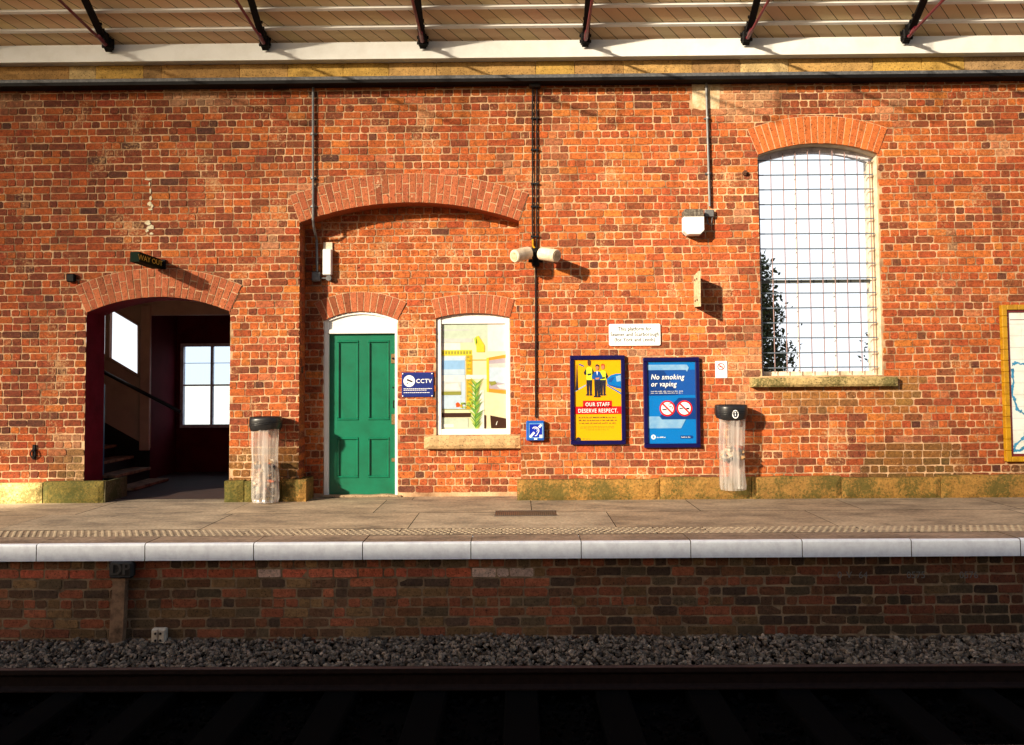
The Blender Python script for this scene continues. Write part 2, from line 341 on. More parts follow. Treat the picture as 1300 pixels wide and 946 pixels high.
        bpy.data.objects.remove(o); bpy.data.curves.remove(cu); bpy.data.meshes.remove(me)
    def build(s, name, mats, parent=None, smooth=False):
        me = bpy.data.meshes.new(name); off = Vector((0, 0, 0)); p = parent
        while p is not None: off += p.location; p = p.parent
        loc = Vector((0, 0, 0))
        if parent is None:
            xs = [v[0] for v in s.v]; ys = [v[1] for v in s.v]; zs = [v[2] for v in s.v]
            loc = Vector(((min(xs) + max(xs)) / 2, (min(ys) + max(ys)) / 2, min(zs)))
        off = off + loc
        me.from_pydata([(v[0] - off.x, v[1] - off.y, v[2] - off.z) for v in s.v], [], s.f)
        for m in (mats if isinstance(mats, (list, tuple)) else [mats]): me.materials.append(MAT[m])
        me.polygons.foreach_set('material_index', s.m)
        a = me.attributes.new('bc', 'FLOAT_COLOR', 'FACE'); a.data.foreach_set('color', [k for c in s.c for k in (*c, 1.0)])
        if smooth: me.polygons.foreach_set('use_smooth', [True] * len(s.f))
        me.update(); o = bpy.data.objects.new(name, me); o.location = loc; col.objects.link(o)
        if parent is not None: o.parent = parent
        return o
def build_each(mb, name, mats, parent):
    cuts = sorted(set(getattr(mb, 'cuts', [0]) + [len(mb.f)])); o = None
    for a, b in zip(cuts[:-1], cuts[1:]):
        p = MB(); mp = {}
        for k in range(a, b):
            f = []
            for v in mb.f[k]:
                if v not in mp: mp[v] = len(p.v); p.v.append(mb.v[v])
                f.append(mp[v])
            p.f.append(tuple(f)); p.m.append(mb.m[k]); p.c.append(mb.c[k])
        o = p.build(name, mats, parent)
    return o
def thing(name, loc, label, cat, group=None):
    o = bpy.data.objects.new(name, None); o.empty_display_size = .1; o.location = loc; col.objects.link(o)
    o['label'] = label; o['category'] = cat
    if group: o['group'] = group
    return o
def tag(o, label, cat, group=None, kind=None):
    o['label'] = label; o['category'] = cat
    if group: o['group'] = group
    if kind: o['kind'] = kind
    return o
def struct(o): o['kind'] = 'structure'; return o

# ------------------------------------------------------------------ openings (metres, from the photograph)
class Arch:
    def __init__(s, x0, x1, zs, za, th, z0=0.0):
        s.x0, s.x1, s.zs, s.za, s.th, s.z0 = x0, x1, zs, za, th, z0
        c = x1 - x0; r = za - zs; s.c = c; s.R = (c * c / 4 + r * r) / (2 * r); s.xc = (x0 + x1) / 2; s.zc = za - s.R; s.ha = math.asin(c / 2 / s.R)
    def arc(s, R_, n=24): return [(s.xc + R_ * math.sin(s.ha - 2 * s.ha * k / n), s.zc + R_ * math.cos(s.ha - 2 * s.ha * k / n)) for k in range(n + 1)]
    def loop(s, grow=0.0): return [(s.x0 - grow, s.z0), (s.x1 + grow, s.z0)] + s.arc(s.R + grow)
    def half(s, z):      # half width taken out of the brick courses at this height
        if z < s.z0: return 0
        if z < s.zs: return s.c / 2
        Rm = s.R + s.th * .55; d = z - s.zc
        if d >= Rm: return 0
        return min(math.sqrt(Rm * Rm - d * d), d * math.tan(s.ha) + .0) - .012
def A(l, r, spr, apex, y, ext, z0=0.0):
    x0 = P(l[0], l[1], y)[0]; x1 = P(r[0], r[1], y)[0]; zs = P(*spr, y)[1]; za = P(*apex, y)[1]; ze = P(*ext, y)[1]
    return Arch(x0, x1, zs, za, ze - za, z0)
NY = .29
passage = A((108, 500), (291.5, 500), (200, 396.5), (200, 377), 0, (200, 341))
niche = A((380, 400), (660, 400), (520, 281.5), (523, 257), 0, (523, 221))
for q_ in (passage, niche): q_.z0 = -.03
bigwin = A((965, 350), (1119, 350), (1040, 196), (1040, 182), 0, (1040, 148), z0=P(1040, 477)[1])
doorop = A((410.5, 500), (505, 500), (457, 407), (457, 395.5), NY, (457, 371))
doorop.z0 = -.03
picop = A((553.5, 480), (648, 480), (600, 403.5), (600, 397.5), NY, (600, 374), z0=P(600, 552.7, NY)[1])
ZB = P(650, 104)[1]     # top of the brickwork
COURSE = .0898
XL, XR = -8.2, 8.2   # extent of the modelled brickwork

ORANGE, RED, BROWN, DARK, PALE, PINK = (.47, .112, .025), (.36, .070, .022), (.20, .05, .022), (.10, .036, .024), (.54, .155, .03), (.44, .13, .055)
LASTC = [None]
def pick(weights):
    t = rnd() * sum(weights)
    for c, wt in zip((ORANGE, RED, BROWN, DARK, PALE, PINK), weights):
        t -= wt
        if t < 0: break
    c = mixc(c, (.39, .09, .024), ru(0, .4))
    k = ru(.86, 1.14); h = ru(-.05, .05)
    return (c[0] * k, c[1] * k * (1 + h * 2), c[2] * k * (1 + h))
def N(x, z, s, o=0): return noise.noise(Vector((x * s, z * s, o)))
def mixc(a, b, t): return tuple(a[i] * (1 - t) + b[i] * t for i in range(3))
def col_main(x, z):
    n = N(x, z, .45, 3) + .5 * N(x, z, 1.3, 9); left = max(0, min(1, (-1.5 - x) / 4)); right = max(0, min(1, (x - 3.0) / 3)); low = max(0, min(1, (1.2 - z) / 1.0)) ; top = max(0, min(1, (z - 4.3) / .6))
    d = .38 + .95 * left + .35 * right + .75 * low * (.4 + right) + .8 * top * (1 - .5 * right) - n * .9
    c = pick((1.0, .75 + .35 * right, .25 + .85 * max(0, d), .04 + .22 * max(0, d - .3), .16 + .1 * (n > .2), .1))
    k = 1 - .20 * left - .16 * top - .24 * low * (.5 + right); c = (c[0] * k, c[1] * k * (1 - .12 * left), c[2] * k * (1 - .15 * left))  # dirty brown bricks, plus some of the wall's dimmer light put in their colour
    pale = N(x, z, .9, 21) + .5 * N(x, z, 3.1, 5)
    if pale > .38: c = mixc(c, (.60, .34, .18), min(.6, (pale - .38) * 1.6))
    if z < .62:
        g = N(x, z, 1.1, 31)
        c = mixc(c, (.10, .085, .02), max(0, min(.6, g * 1.6 + (.42 - z) * 1.0)))
    if 3.1 < x < 4.9 and .6 < z < 1.45: c = mixc(c, (.16, .14, .04), max(0, min(.55, .25 + N(x, z, 2.0, 41) - (1.35 - z) * .3)))
    return c
def col_niche(x, z):
    low = max(0, min(1, (1.1 - z) / .6)); lf = max(0, min(1, (-2.2 - x) / .3))
    c = pick((1.3, .35 + .5 * low, .08 + .5 * low + .6 * lf, .03 + .12 * low, .22, .04))
    return c
def brick(mb, O, U, V, Nn, u0, u1, v0, v1, c, jit=.0032, ch=.013, dep=.016):
    """one brick face with a worn outline; Nn points out of the wall"""
    pts = []
    def add(u, v): pts.append((u + ru(-jit, jit), v + ru(-jit, jit) + .008 * noise.noise(Vector((u * .7, v * 1.5, 77)))))
    cu = ch * ru(.4, 1.5)
    add(u0 + cu, v0); 
    L = u1 - u0
    if L > .09:
        add(u0 + L * ru(.3, .7), v0)
    add(u1 - cu, v0); add(u1, v0 + cu * ru(.4, 1)); add(u1, v1 - cu * ru(.4, 1)); add(u1 - cu, v1)
    if L > .09: add(u0 + L * ru(.3, .7), v1)
    add(u0 + cu, v1); add(u0, v1 - cu * ru(.4, 1)); add(u0, v0 + cu * ru(.4, 1))
    h = ru(-.002, .003); tu, tv = ru(-.002, .002), ru(-.002, .002); um, vm = (u0 + u1) / 2, (v0 + v1) / 2
    fr = []; bk = []
    for (u, v) in pts:
        hh = h + tu * (u - um) / .1 + tv * (v - vm) / .05
        p = O + U * u + V * v; s = .0035
        fr.append(O + U * (u + (um - u) * s / max(.03, abs(u1 - u0) / 2)) + V * (v + (vm - v) * s / .04) + Nn * hh); bk.append(p - Nn * .003)
    i = len(mb.v); n = len(pts); b2 = [q - Nn * dep for q in bk]
    mb.v += [tuple(q) for q in fr] + [tuple(q) for q in bk] + [tuple(q) for q in b2]
    mb.f.append(tuple(range(i, i + n))); mb.m.append(0); mb.c.append(c)
    for a in range(2):
        for k in range(n):
            k2 = (k + 1) % n; mb.f.append((i + a * n + k, i + a * n + n + k, i + a * n + n + k2, i + a * n + k2)); mb.m.append(0); mb.c.append(c)
def courses(mb, O, U, V, Nn, ua, ub, va, vb, colour, voids=(), J=.0118, course=COURSE, eng=2, skip=None):
    r = 0; v = va
    while v < vb - .03:
        v1 = min(v + course, vb); zc = (v + v1) / 2
        segs = [(ua, ub)]
        for vo in voids:
            hw = vo.half(zc)
            if hw > 0:
                a, b = vo.xc - hw, vo.xc + hw; ns = []
                for s0, s1 in segs:
                    if b <= s0 or a >= s1: ns.append((s0, s1)); continue
                    if a > s0: ns.append((s0, a))
                    if b < s1: ns.append((b, s1))
                segs = ns
        hdr = (r % eng == 1); u = ua - (.0 if r % 2 else .17) - (rnd() * .05); bricks = []
        while u < ub:
            Lb = (.112 if rnd() < .93 else .228) if hdr else (.112 if rnd() < .14 else .228)
            Lb *= ru(.96, 1.04)
            bricks.append((u, u + Lb)); u += Lb
        wob = ru(-.0015, .0015)
        for b0, b1 in bricks:
            for s0, s1 in segs:
                a, b = max(b0, s0), min(b1, s1)
                if b - a < .035: continue
                um = (a + b) / 2
                if skip and skip(um, zc): continue
                brick(mb, O, U, V, Nn, a + (J / 2 * ru(.5, 1.5) if a > s0 + 1e-6 else .001), b - (J / 2 * ru(.5, 1.5) if b < s1 - 1e-6 else .001), v + J / 2 * ru(.6, 1.4) + wob, v1 - J / 2 * ru(.6, 1.4) + wob, colour(um, zc))
        v += course; r += 1
def voussoirs(mb, ar, y, colour, bw=.083, split=True):
    mc = (.60, .38, .22); K = 24
    for k in range(K):
        a0, a1 = -ar.ha + 2 * ar.ha * k / K, -ar.ha + 2 * ar.ha * (k + 1) / K; q = [(r, a) for r, a in ((ar.R + .003, a0), (ar.R + .003, a1), (ar.R + ar.th + .006, a1), (ar.R + ar.th + .006, a0))]
        mb.flat([(ar.xc + r * math.sin(a), ar.zc + r * math.cos(a)) for r, a in q], y - .0055, 0); mb.c[-1] = mc
    Rm = ar.R; n = max(5, int(round(2 * ar.ha * (Rm + ar.th * .3) / bw))); st = 2 * ar.ha / n; J = .011
    for k in range(n):
        a0 = -ar.ha + st * k; a1 = a0 + st; r0, r1 = Rm, Rm + ar.th; J = .0125
        if split:
            cut = r0 + ar.th * ((.34 if k % 2 else .67) + ru(-.02, .02)); parts = [(r0, cut - J / 2), (cut + J / 2, r1)]
        else: parts = [(r0, r1)]
        for q0, q1 in parts:
            c = colour(); h = -.009 - ru(0, .003)
            def pt(r, a): return (ar.xc + r * math.sin(a), ar.zc + r * math.cos(a))
            e0 = J / 2 / q0; e1 = J / 2 / q1; j = lambda: ru(-.0018, .0018)
            outl = [(pt(q0 + j(), a0 + e0)), (pt(q0 + j(), a1 - e0)), (pt(q1 + j(), a1 - e1)), (pt(q1 + j(), a0 + e1))]
            mb.prism([(x + j(), z + j()) for x, z in outl], y + h, y + .02, 0, c)
def arch_col(): 
    c = mixc((.44, .125, .05), (.36, .09, .04), rnd()); k = ru(.85, 1.12) * (.7 if rnd() < .08 else 1); return tuple(q * k for q in c)
def arch_col_orange():
    c = mixc((.56, .15, .035), (.46, .11, .03), rnd()); k = ru(.88, 1.1); return tuple(q * k for q in c)

X3, Z3, YN = Vector((1, 0, 0)), Vector((0, 0, 1)), Vector((0, -1, 0))
# ================================================================== THE STATION BUILDING
B = thing('station_building', (0, 0, 0), 'old red brick station wall with arched passage, recess and tall arched window', 'building')
m = MB()
wl = [passage, niche, bigwin]
pat = [P(878, 101), P(915, 138)]
def skip_main(x, z): return pat[0][0] < x < pat[1][0] and z > pat[1][1]
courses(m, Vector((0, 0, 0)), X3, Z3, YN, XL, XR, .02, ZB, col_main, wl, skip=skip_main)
# left jamb of the recess and right jamb of the passage, in brick
courses(m, Vector((niche.x0, 0, 0)), Vector((0, 1, 0)), Z3, Vector((1, 0, 0)), .0, NY, .02, niche.zs + .12, lambda u, z: tuple(q * .9 for q in col_niche(-2.6, z)))
courses(m, Vector((niche.x1, 0, 0)), Vector((0, 1, 0)), Z3, Vector((-1, 0, 0)), .0, NY, .02, niche.zs + .1, lambda u, z: col_niche(-1, z))
m.build('brickwork', 'brick', B)
m = MB()
courses(m, Vector((0, NY, 0)), X3, Z3, YN, niche.x0 - .02, niche.x1 + .02, .045, niche.za + .02, col_niche, [doorop, picop])
m.build('recess_brickwork', 'brick', B)
m = MB()
m.holes([(-15, -.05), (12, -.05), (12, 5.9), (-15, 5.9)], [passage.loop(.0), niche.loop(.0), bigwin.loop(.0)], .0055)
m.reveal(bigwin.loop(), .0055, .05)
m.holes([(niche.x0 - .1, -.05), (niche.x1 + .1, -.05), (niche.x1 + .1, niche.za + .1), (niche.x0 - .1, niche.za + .1)], [doorop.loop(), picop.loop()], NY + .0055)
m.reveal(doorop.loop(), NY + .008, NY + .25); m.reveal(picop.loop(), NY + .008, NY + .25)
m.build('wall_core', 'mortar', B)
m = MB(); m.cur = (.34, .085, .03); m.reveal(niche.loop(.006), .0055, NY + .02); m.build('recess_lining', 'arch_brick', B)
m = MB(); m.reveal(passage.loop(), .008, .47); m.build('passage_lining', 'maroon_paint', B)
m = MB(); m.reveal(bigwin.loop(), .05, .45); m.build('window_lining', 'cream_paint', B)
m = MB(); voussoirs(m, passage, 0, arch_col); m.build('arch', 'arch_brick', B)
m = MB(); voussoirs(m, niche, 0, arch_col); m.build('arch', 'arch_brick', B)
m = MB(); voussoirs(m, bigwin, 0, arch_col_orange, bw=.078, split=False); m.build('arch', 'arch_brick', B)
m = MB(); voussoirs(m, doorop, NY, arch_col, split=False); m.build('arch', 'arch_brick', B)
m = MB(); voussoirs(m, picop, NY, arch_col, split=False); m.build('arch', 'arch_brick', B)
# pale rendered patch behind the tall conduit
m = MB(); (ax, az), (bx, bz) = pat
m.prism([(ax + .01, bz + .01), (ax + .12, bz - .02), (bx - .13, bz + .0), (bx - .02, bz - .01), (bx, ZB), (ax, ZB)], -.003, .02); m.build('render_patch', 'grey_plaster', B)
# plinth stones
def stone(mb, x0, x1, y0, y1, z0, z1, c, seg=10, rough=.012):
    """rough faced block: front grid pushed about, worn edges"""
    nx = max(3, int((x1 - x0) / .06)); nz = 4; s = ru(0, 50); G = []
    for k in range(nz + 1):
        row = []
        for i in range(nx + 1):
            u = i / nx; v = k / nz; x = x0 + (x1 - x0) * u; z = z0 + (z1 - z0) * v
            e = min(1, min(u, 1 - u) * (x1 - x0) / .03, min(v, 1 - v) * (z1 - z0) / .03)
            y = y0 + (1 - e) * (.02 if rough > .007 else .006) + rough * noise.noise(Vector((x * 6 + s, z * 6, 1.0)))
            if k == nz: z += .012 * noise.noise(Vector((x * 5, s, 3)))
            row.append(Vector((x, y, z)))
        G.append(row)
    for k in range(nz):
        for i in range(nx): mb.face([G[k][i], G[k][i + 1], G[k + 1][i + 1], G[k + 1][i]], 0, c(x0 + (x1 - x0) * (i + .5) / nx, z0 + (z1 - z0) * (k + .5) / nz))
    for i in range(nx):
        a, b = G[nz][i], G[nz][i + 1]; mb.face([a, b, (b.x, y1, b.z), (a.x, y1, a.z)], 0, c(a.x, z1))
        a, b = G[0][i], G[0][i + 1]; mb.face([(a.x, y1, a.z), (b.x, y1, b.z), b, a], 0, c(a.x, z0))
    for i in (0, nx):
        for k in range(nz):
            a, b = G[k][i], G[k + 1][i]; mb.face([a, b, (b.x, y1, b.z), (a.x, y1, a.z)], 0, c(a.x, a.z))
def plinth_col(x, z):
    g = .5 + .5 * N(x, 0, .5, 57); c = mixc((.38, .18, .032), (.25, .125, .03), g)
    if x < P(53, 620, -.1)[0]: return (.62, .44, .17)  # sun patch painted into the colour of the far left stones
    if x < -3.2: return mixc(c, (.07, .085, .018), .72)
    return mixc(c, (.16, .12, .05), .2)
ZP = P(900, 607, -.1)[1]
m = MB()
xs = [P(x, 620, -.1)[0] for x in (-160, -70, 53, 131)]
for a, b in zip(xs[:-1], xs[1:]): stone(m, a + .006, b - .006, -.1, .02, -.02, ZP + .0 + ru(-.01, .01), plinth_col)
m.cur = (.12, .1, .05); m.box(P(131, 620, -.1)[0] - .02, P(131, 620, -.1)[0] + .01, -.07, .5, 0, ZP)
xs = [P(x, 620, -.1)[0] for x in (283.5, 309, 356, 388.5)]
for a, b in zip(xs[:-1], xs[1:]): stone(m, a + .005, b - .005, -.1, .3, -.02, ZP + .01 + ru(-.01, .01), plinth_col)
xs = [P(x, 620, -.1)[0] for x in (656, 838, 955, 1069, 1195, 1390, 1500)]
for a, b in zip(xs[:-1], xs[1:]): stone(m, a + .004, b - .004, -.1, .02, -.02, ZP + ru(-.012, .012), plinth_col)
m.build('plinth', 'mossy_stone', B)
# sandstone band under the eaves
z0, z1 = P(650, 95)[1], P(650, 72)[1]
m = MB(); xx = XL
edges = [P(x, 85)[0] for x in (-90, 89, 123, 183, 206, 305, 366, 436, 494, 554, 680, 729, 791, 878, 939, 1000, 1107, 1169, 1223, 1310, 1400)] + [XR]
edges = [XL] + edges
for a, b in zip(edges[:-1], edges[1:]):
    base = random.choice([(.46, .27, .09), (.38, .21, .07), (.52, .36, .16), (.30, .17, .065), (.50, .30, .07), (.36, .22, .10)])
    stone(m, a + .003, b - .003, -.03, .02, z0 - .01, z1 + .03, lambda x, z, q=base: tuple(k * (1 + .35 * N(x, z * 3, 4, 61)) for k in q), rough=.006)
m.build('stone_band', 'sandstone', B)
# lead grey service trunking along the wall head
m = MB(); m.bevbox(XL, XR, -.17, .02, P(650, 101, -.17)[1], P(650, 94.5, -.17)[1], .008); m.box(XL, XR, -.178, .01, P(650, 103.4, -.17)[1], P(650, 99.2, -.17)[1], 1)  # lower black box painted in for the shadow under the trunking
m.build('ledge_trunking', ['lead_grey', 'black_iron'], B)

# ---- green door
DY = NY + .07
dx0, dx1 = P(417.5, 520, DY)[0], P(501, 520, DY)[0]; dz1 = P(457, 422, DY)[1]
m = MB(); px0, pz0 = P(417.5, 421, NY + .03); px1 = P(501.5, 421, NY + .03)[0]
lo = doorop
# outer timber frame: two jambs and arched head
m.box(lo.x0 + .002, px0, NY + .02, NY + .16, 0.0, doorop.zs - .002, bev=.006); m.box(px1, lo.x1 - .002, NY + .02, NY + .16, 0.0, doorop.zs - .002, bev=.006)
arc = doorop.arc(doorop.R - .003, 16)
m.prism([(lo.x0 + .002, doorop.zs - .015), (lo.x0 + .002, pz0 - .02), (lo.x1 - .002, pz0 - .02), (lo.x1 - .002, doorop.zs - .015)] + arc, NY + .045, NY + .16)
for k in range(16):
    a, b = arc[k], arc[k + 1]; m.prism([(a[0], a[1]), (b[0], b[1]), (b[0], b[1] - .03), (a[0], a[1] - .03)], NY + .017, NY + .05)
m.box(lo.x0 + .003, lo.x1 - .003, NY + .0165, NY + .05, pz0 - .03, pz0 + .025, bev=.005)
m.build('door_frame', 'white_paint', B)
m = MB(); m.box(px0, px1, DY + .012, DY + .05, .015, pz0 - .02)
H = pz0 - .02 - .015; W = px1 - px0
def frac(fx, fz): return px0 + W * fx, .015 + H * (1 - fz)
panels = [(.12, .445, .045, .54), (.585, .91, .045, .54), (.12, .445, .645, .895), (.585, .91, .645, .895)]
# stiles and rails stand proud of the panels
rails = [(0, .12, 0, 1), (.445, .585, .045, .895), (.91, 1, 0, 1), (.12, .91, 0, .045), (.12, .445, .54, .645), (.585, .91, .54, .645), (.12, .91, .895, 1)]
for a, b, c, d in rails:
    xa, zt = frac(a, c); xb, zb = frac(b, d); m.box(xa, xb, DY, DY + .0125, zb, zt)
for a, b, c, d in panels:
    xa, zt = frac(a, c); xb, zb = frac(b, d); q = .028
    for (u0, u1, v0, v1) in ((xa, xb, zt - q, zt), (xa, xb, zb, zb + q), (xa, xa + q, zb + q, zt - q), (xb - q, xb, zb + q, zt - q)): m.bevbox(u0, u1, DY - .012, DY + .012, v0, v1, .009)
door = m.build('door', 'green_paint', B); door['label'] = 'green four panel timber door'
m = MB()
for fz, h, wd in ((.16, .06, .055), (.535, .065, .05), (.785, .024, .05)):
    x, z = frac(1, fz); m.bevbox(x - wd, x - .002, DY - .012, DY + .002, z - h, z + h, .003); m.nxt()
build_each(m, 'lock_plate', 'brass', door)
m = MB(); x, z = frac(.975, .16); m.tube([(x - .008, DY - .005, z), (x - .008, DY - .03, z)], .014, 12); m.nxt()
x, z = frac(.975, .44); m.tube([(x, DY - .01, z + .04), (x, DY - .035, z + .02), (x, DY - .035, z - .03), (x, DY - .01, z - .05)], .008, 8); m.nxt()
x, z = frac(.965, .34); m.tube([(x, DY - .003, z), (x, DY + .004, z)], .012, 10)
build_each(m, 'handle', 'black_iron', door)
m = MB(); m.cur = (.30, .22, .13); stone(m, lo.x0 - .03, lo.x1 + .04, NY - .04, NY + .3, -.01, .028, lambda x, z: (.36, .25, .15)); m.build('doorstep', 'sandstone', B)

# ---- picture panel window in the recess
m = MB(); wy = NY + .06; zz0 = picop.z0 + .002; fw = .055
m.box(picop.x0 + .002, picop.x0 + fw + .01, NY + .03, wy + .04, zz0, picop.zs - .01, bev=.006); m.box(picop.x1 - fw, picop.x1 - .002, NY + .03, wy + .04, zz0, picop.zs - .01, bev=.006)
m.box(picop.x0 + fw + .01, picop.x1 - fw, NY + .03, wy + .04, zz0, zz0 + .075, bev=.006)
pzt = P(600, 411, wy)[1]
m.prism([(picop.x0 + .002, picop.zs - .01), (picop.x0 + fw + .01, pzt), (picop.x1 - fw, pzt), (picop.x1 - .002, picop.zs - .01)] + picop.arc(picop.R - .003, 12), NY + .045, wy + .04)
pw = m.build('picture_window', 'white_paint', B)
m = MB(); ox, oz = P(559, 411, wy); px_, pz_ = P(641.5, 545.5, wy)
ox = picop.x0 + fw + .008; px_ = picop.x1 - fw + .002
oz = pzt + .01; pz_ = zz0 + .073
GW, GH = px_ - ox, oz - pz_
pm = ['pp_cream', 'pp_mint', 'pp_grey', 'pp_white', 'pp_yellow', 'pp_gold', 'pp_sky', 'pp_paleblue', 'pp_green', 'pp_lime', 'pp_brown', 'pp_red', 'pp_orange', 'pp_olive', 'pp_mauve']
PI_ = {n: i for i, n in enumerate(pm)}
def G(x, z): return ox + GW * (x - 312) / 431, oz - GH * (z - 108) / 712     # crop pixel coordinates of the panel
def pg(pts, n, lv): m.flat([G(*p) for p in pts], wy + .012 - .0012 * lv, PI_[n])
def pr(x0, x1, z0, z1, n, lv): pg([(x0, z1), (x1, z1), (x1, z0), (x0, z0)], n, lv)
pr(312, 743, 108, 820, 'pp_cream', 0)
pr(312, 620, 108, 215, 'pp_mint', 1); pr(312, 560, 108, 118, 'pp_white', 2); pr(312, 500, 150, 160, 'pp_grey', 2)
pr(312, 520, 212, 240, 'pp_grey', 2); pr(312, 440, 243, 290, 'pp_white', 2); pr(620, 743, 108, 300, 'pp_white', 1)
pr(312, 515, 290, 326, 'pp_yellow', 3)
for k in range(10): pr(318 + k * 20, 328 + k * 20, 298, 318, 'pp_olive', 4)
pr(476, 518, 326, 690, 'pp_gold', 2)
for k in range(26): q = 335 + k * 13; pr(480 + (k * 7) % 20, 496 + (k * 5) % 20, q, q + 7, 'pp_yellow' if k % 2 else 'pp_olive', 3)
pr(312, 470, 332, 688, 'pp_paleblue', 3); pr(312, 466, 360, 500, 'pp_sky', 4); pr(312, 466, 420, 455, 'pp_paleblue', 5); pr(312, 466, 458, 500, 'pp_white', 5)
pr(312, 442, 505, 590, 'pp_grey', 5); pr(312, 442, 568, 592, 'pp_olive', 6); pg([(340, 520), (420, 512), (440, 560), (330, 555)], 'pp_white', 6); pr(312, 440, 600, 680, 'pp_paleblue', 5)
pg([(405, 650), (420, 640), (434, 652), (432, 672), (410, 674)], 'pp_red', 7); pg([(434, 658), (448, 652), (452, 676), (436, 676)], 'pp_orange', 7)
pr(312, 520, 686, 690, 'pp_olive', 5); pr(312, 505, 712, 740, 'pp_brown', 6); pr(312, 490, 745, 812, 'pp_mint', 4); pr(320, 392, 786, 808, 'pp_white', 5)
pr(476, 620, 458, 486, 'pp_white', 5)
pr(470, 743, 355, 361, 'pp_gold', 4)
# leaning framed seascape
pg([(612, 345), (743, 322), (743, 588), (612, 572)], 'pp_orange', 5); pg([(630, 362), (743, 345), (743, 562), (630, 550)], 'pp_mauve', 6)
pg([(630, 385), (743, 378), (743, 410), (630, 408)], 'pp_grey', 7); pg([(630, 408), (743, 410), (743, 520), (630, 500)], 'pp_paleblue', 7)
pg([(628, 505), (670, 500), (680, 520), (640, 532)], 'pp_olive', 8); pg([(680, 530), (743, 520), (743, 555), (700, 550)], 'pp_white', 8)
pg([(612, 345), (628, 343), (628, 574), (612, 572)], 'pp_yellow', 7)
# lamp and plant
pg([(545, 200), (560, 195), (600, 260), (600, 305), (545, 305)], 'pp_yellow', 6); pg([(530, 215), (545, 200), (552, 240), (540, 262)], 'pp_lime', 6)
for k in range(34):
    zc = 500 + k * 9.2; s = 1 if k % 2 else -1; Lf = ru(30, 62); pg([(540, zc + 26), (540 + s * Lf, zc - 30 + ru(-8, 8)), (541, zc + 8)], 'pp_green' if k % 3 else 'pp_lime', 9 + (k % 3))
pr(535, 541, 560, 815, 'pp_green', 9)
for k in range(14): a = ru(0, 6.3); cx_, cz_ = 480 + ru(-30, 34), 650 + ru(-22, 30); pg([(cx_, cz_), (cx_ + 16 * math.cos(a), cz_ + 16 * math.sin(a)), (cx_ + 16 * math.cos(a + 1), cz_ + 16 * math.sin(a + 1))], 'pp_lime', 12)
pr(566, 594, 560, 818, 'pp_white', 3); pr(594, 606, 728, 818, 'pp_brown', 6); pg([(634, 730), (743, 752), (743, 816), (640, 816)], 'pp_brown', 6)
pg([(678, 772), (684, 768), (676, 795), (671, 795)], 'pp_white', 7)
m.build('window_picture', pm, pw)
m = MB(); m.cur = (.44, .29, .14)
sx0, sz0 = P(538, 570, NY - .1); sx1, sz1 = P(660.5, 553, NY - .1)
stone(m, sx0, sx1, NY - .1, NY + .06, sz0, sz1, lambda x, z: tuple(q * (1 + .3 * N(x, z, 9, 3)) for q in (.50, .33, .16)), rough=.008); m.build('window_sill', 'sandstone', B)

# ---- big arched window with a wire guard
wy2 = .17
m = MB(); q = bigwin; zb = q.z0
m.box(q.x0 + .003, q.x0 + .065, wy2, wy2 + .07, zb + .0, q.zs - .01, 0, bev=.006); m.box(q.x1 - .06, q.x1 - .003, wy2, wy2 + .07, zb + .0, q.zs - .01, 1, bev=.006)
m.box(q.x0 + .065, q.x1 - .06, wy2, wy2 + .08, zb + .0, zb + .055, 1, bev=.006)
oa = q.arc(q.R - .004, 18); ia = q.arc(q.R - .075, 18)
for k in range(18): m.prism([oa[k], oa[k + 1], ia[k + 1], ia[k]], wy2, wy2 + .07, 0)
bw_ = m.build('arched_window', ['frame_paint', 'cream_paint'], B)
m = MB(); mz = P(1040, 357, wy2)[1]; m.box(q.x0 + .06, q.x1 - .055, wy2 + .01, wy2 + .05, mz - .02, mz + .02)
for k in (1, 2): x = q.x0 + .06 + (q.c - .115) * k / 3; m.box(x - .006, x + .006, wy2 + .02, wy2 + .045, zb + .055, q.zs + .03, 1)
m.build('glazing_bar', ['glass_bar', 'white_paint'], bw_)
m = MB(); m.prism([(q.x0 + .06, zb + .05), (q.x1 - .055, zb + .05), (q.x1 - .055, q.zs - .02)] + [p for p in q.arc(q.R - .07, 12)] + [(q.x0 + .06, q.zs - .02)], wy2 + .038, wy2 + .042, sides=False); m.build('pane', 'window_glass', bw_)
m = MB(); gy = .12; nvx = 9
for k in range(nvx + 1):
    x = q.x0 + .04 + (q.c - .1) * k / nvx; d = abs(x - q.xc); zt = q.zc + math.sqrt((q.R - .05) ** 2 - d * d)
    m.tube([(x + ru(-.003, .003), gy, zb + .03), (x + ru(-.004, .004), gy - .004, (zb + zt) / 2), (x, gy, zt)], .0065, 5)
k = 0; z = zb + .10
while z < q.za - .06:
    hw = q.c / 2 - .02
    if z > q.zs - .08: hw = min(hw, math.sqrt(max(0, (q.R - .05) ** 2 - (z - q.zc) ** 2)))
    m.tube([(q.xc - hw, gy - .006, z + ru(-.004, .004)), (q.xc, gy - .008, z + ru(-.003, .003)), (q.xc + hw, gy - .006, z + ru(-.004, .004))], .0085, 5, 1); z += .184
m.build('wire_guard', ['wire', 'wire_blue'], bw_)
m = MB(); sx0, sz0 = P(955, 491.5, -.12); sx1, sz1 = P(1140.5, 478, -.12)
stone(m, sx0, sx1, -.12, .2, sz0, sz1, lambda x, z: (.46, .33, .14), rough=.016); m.build('window_sill', 'mossy_stone', B)

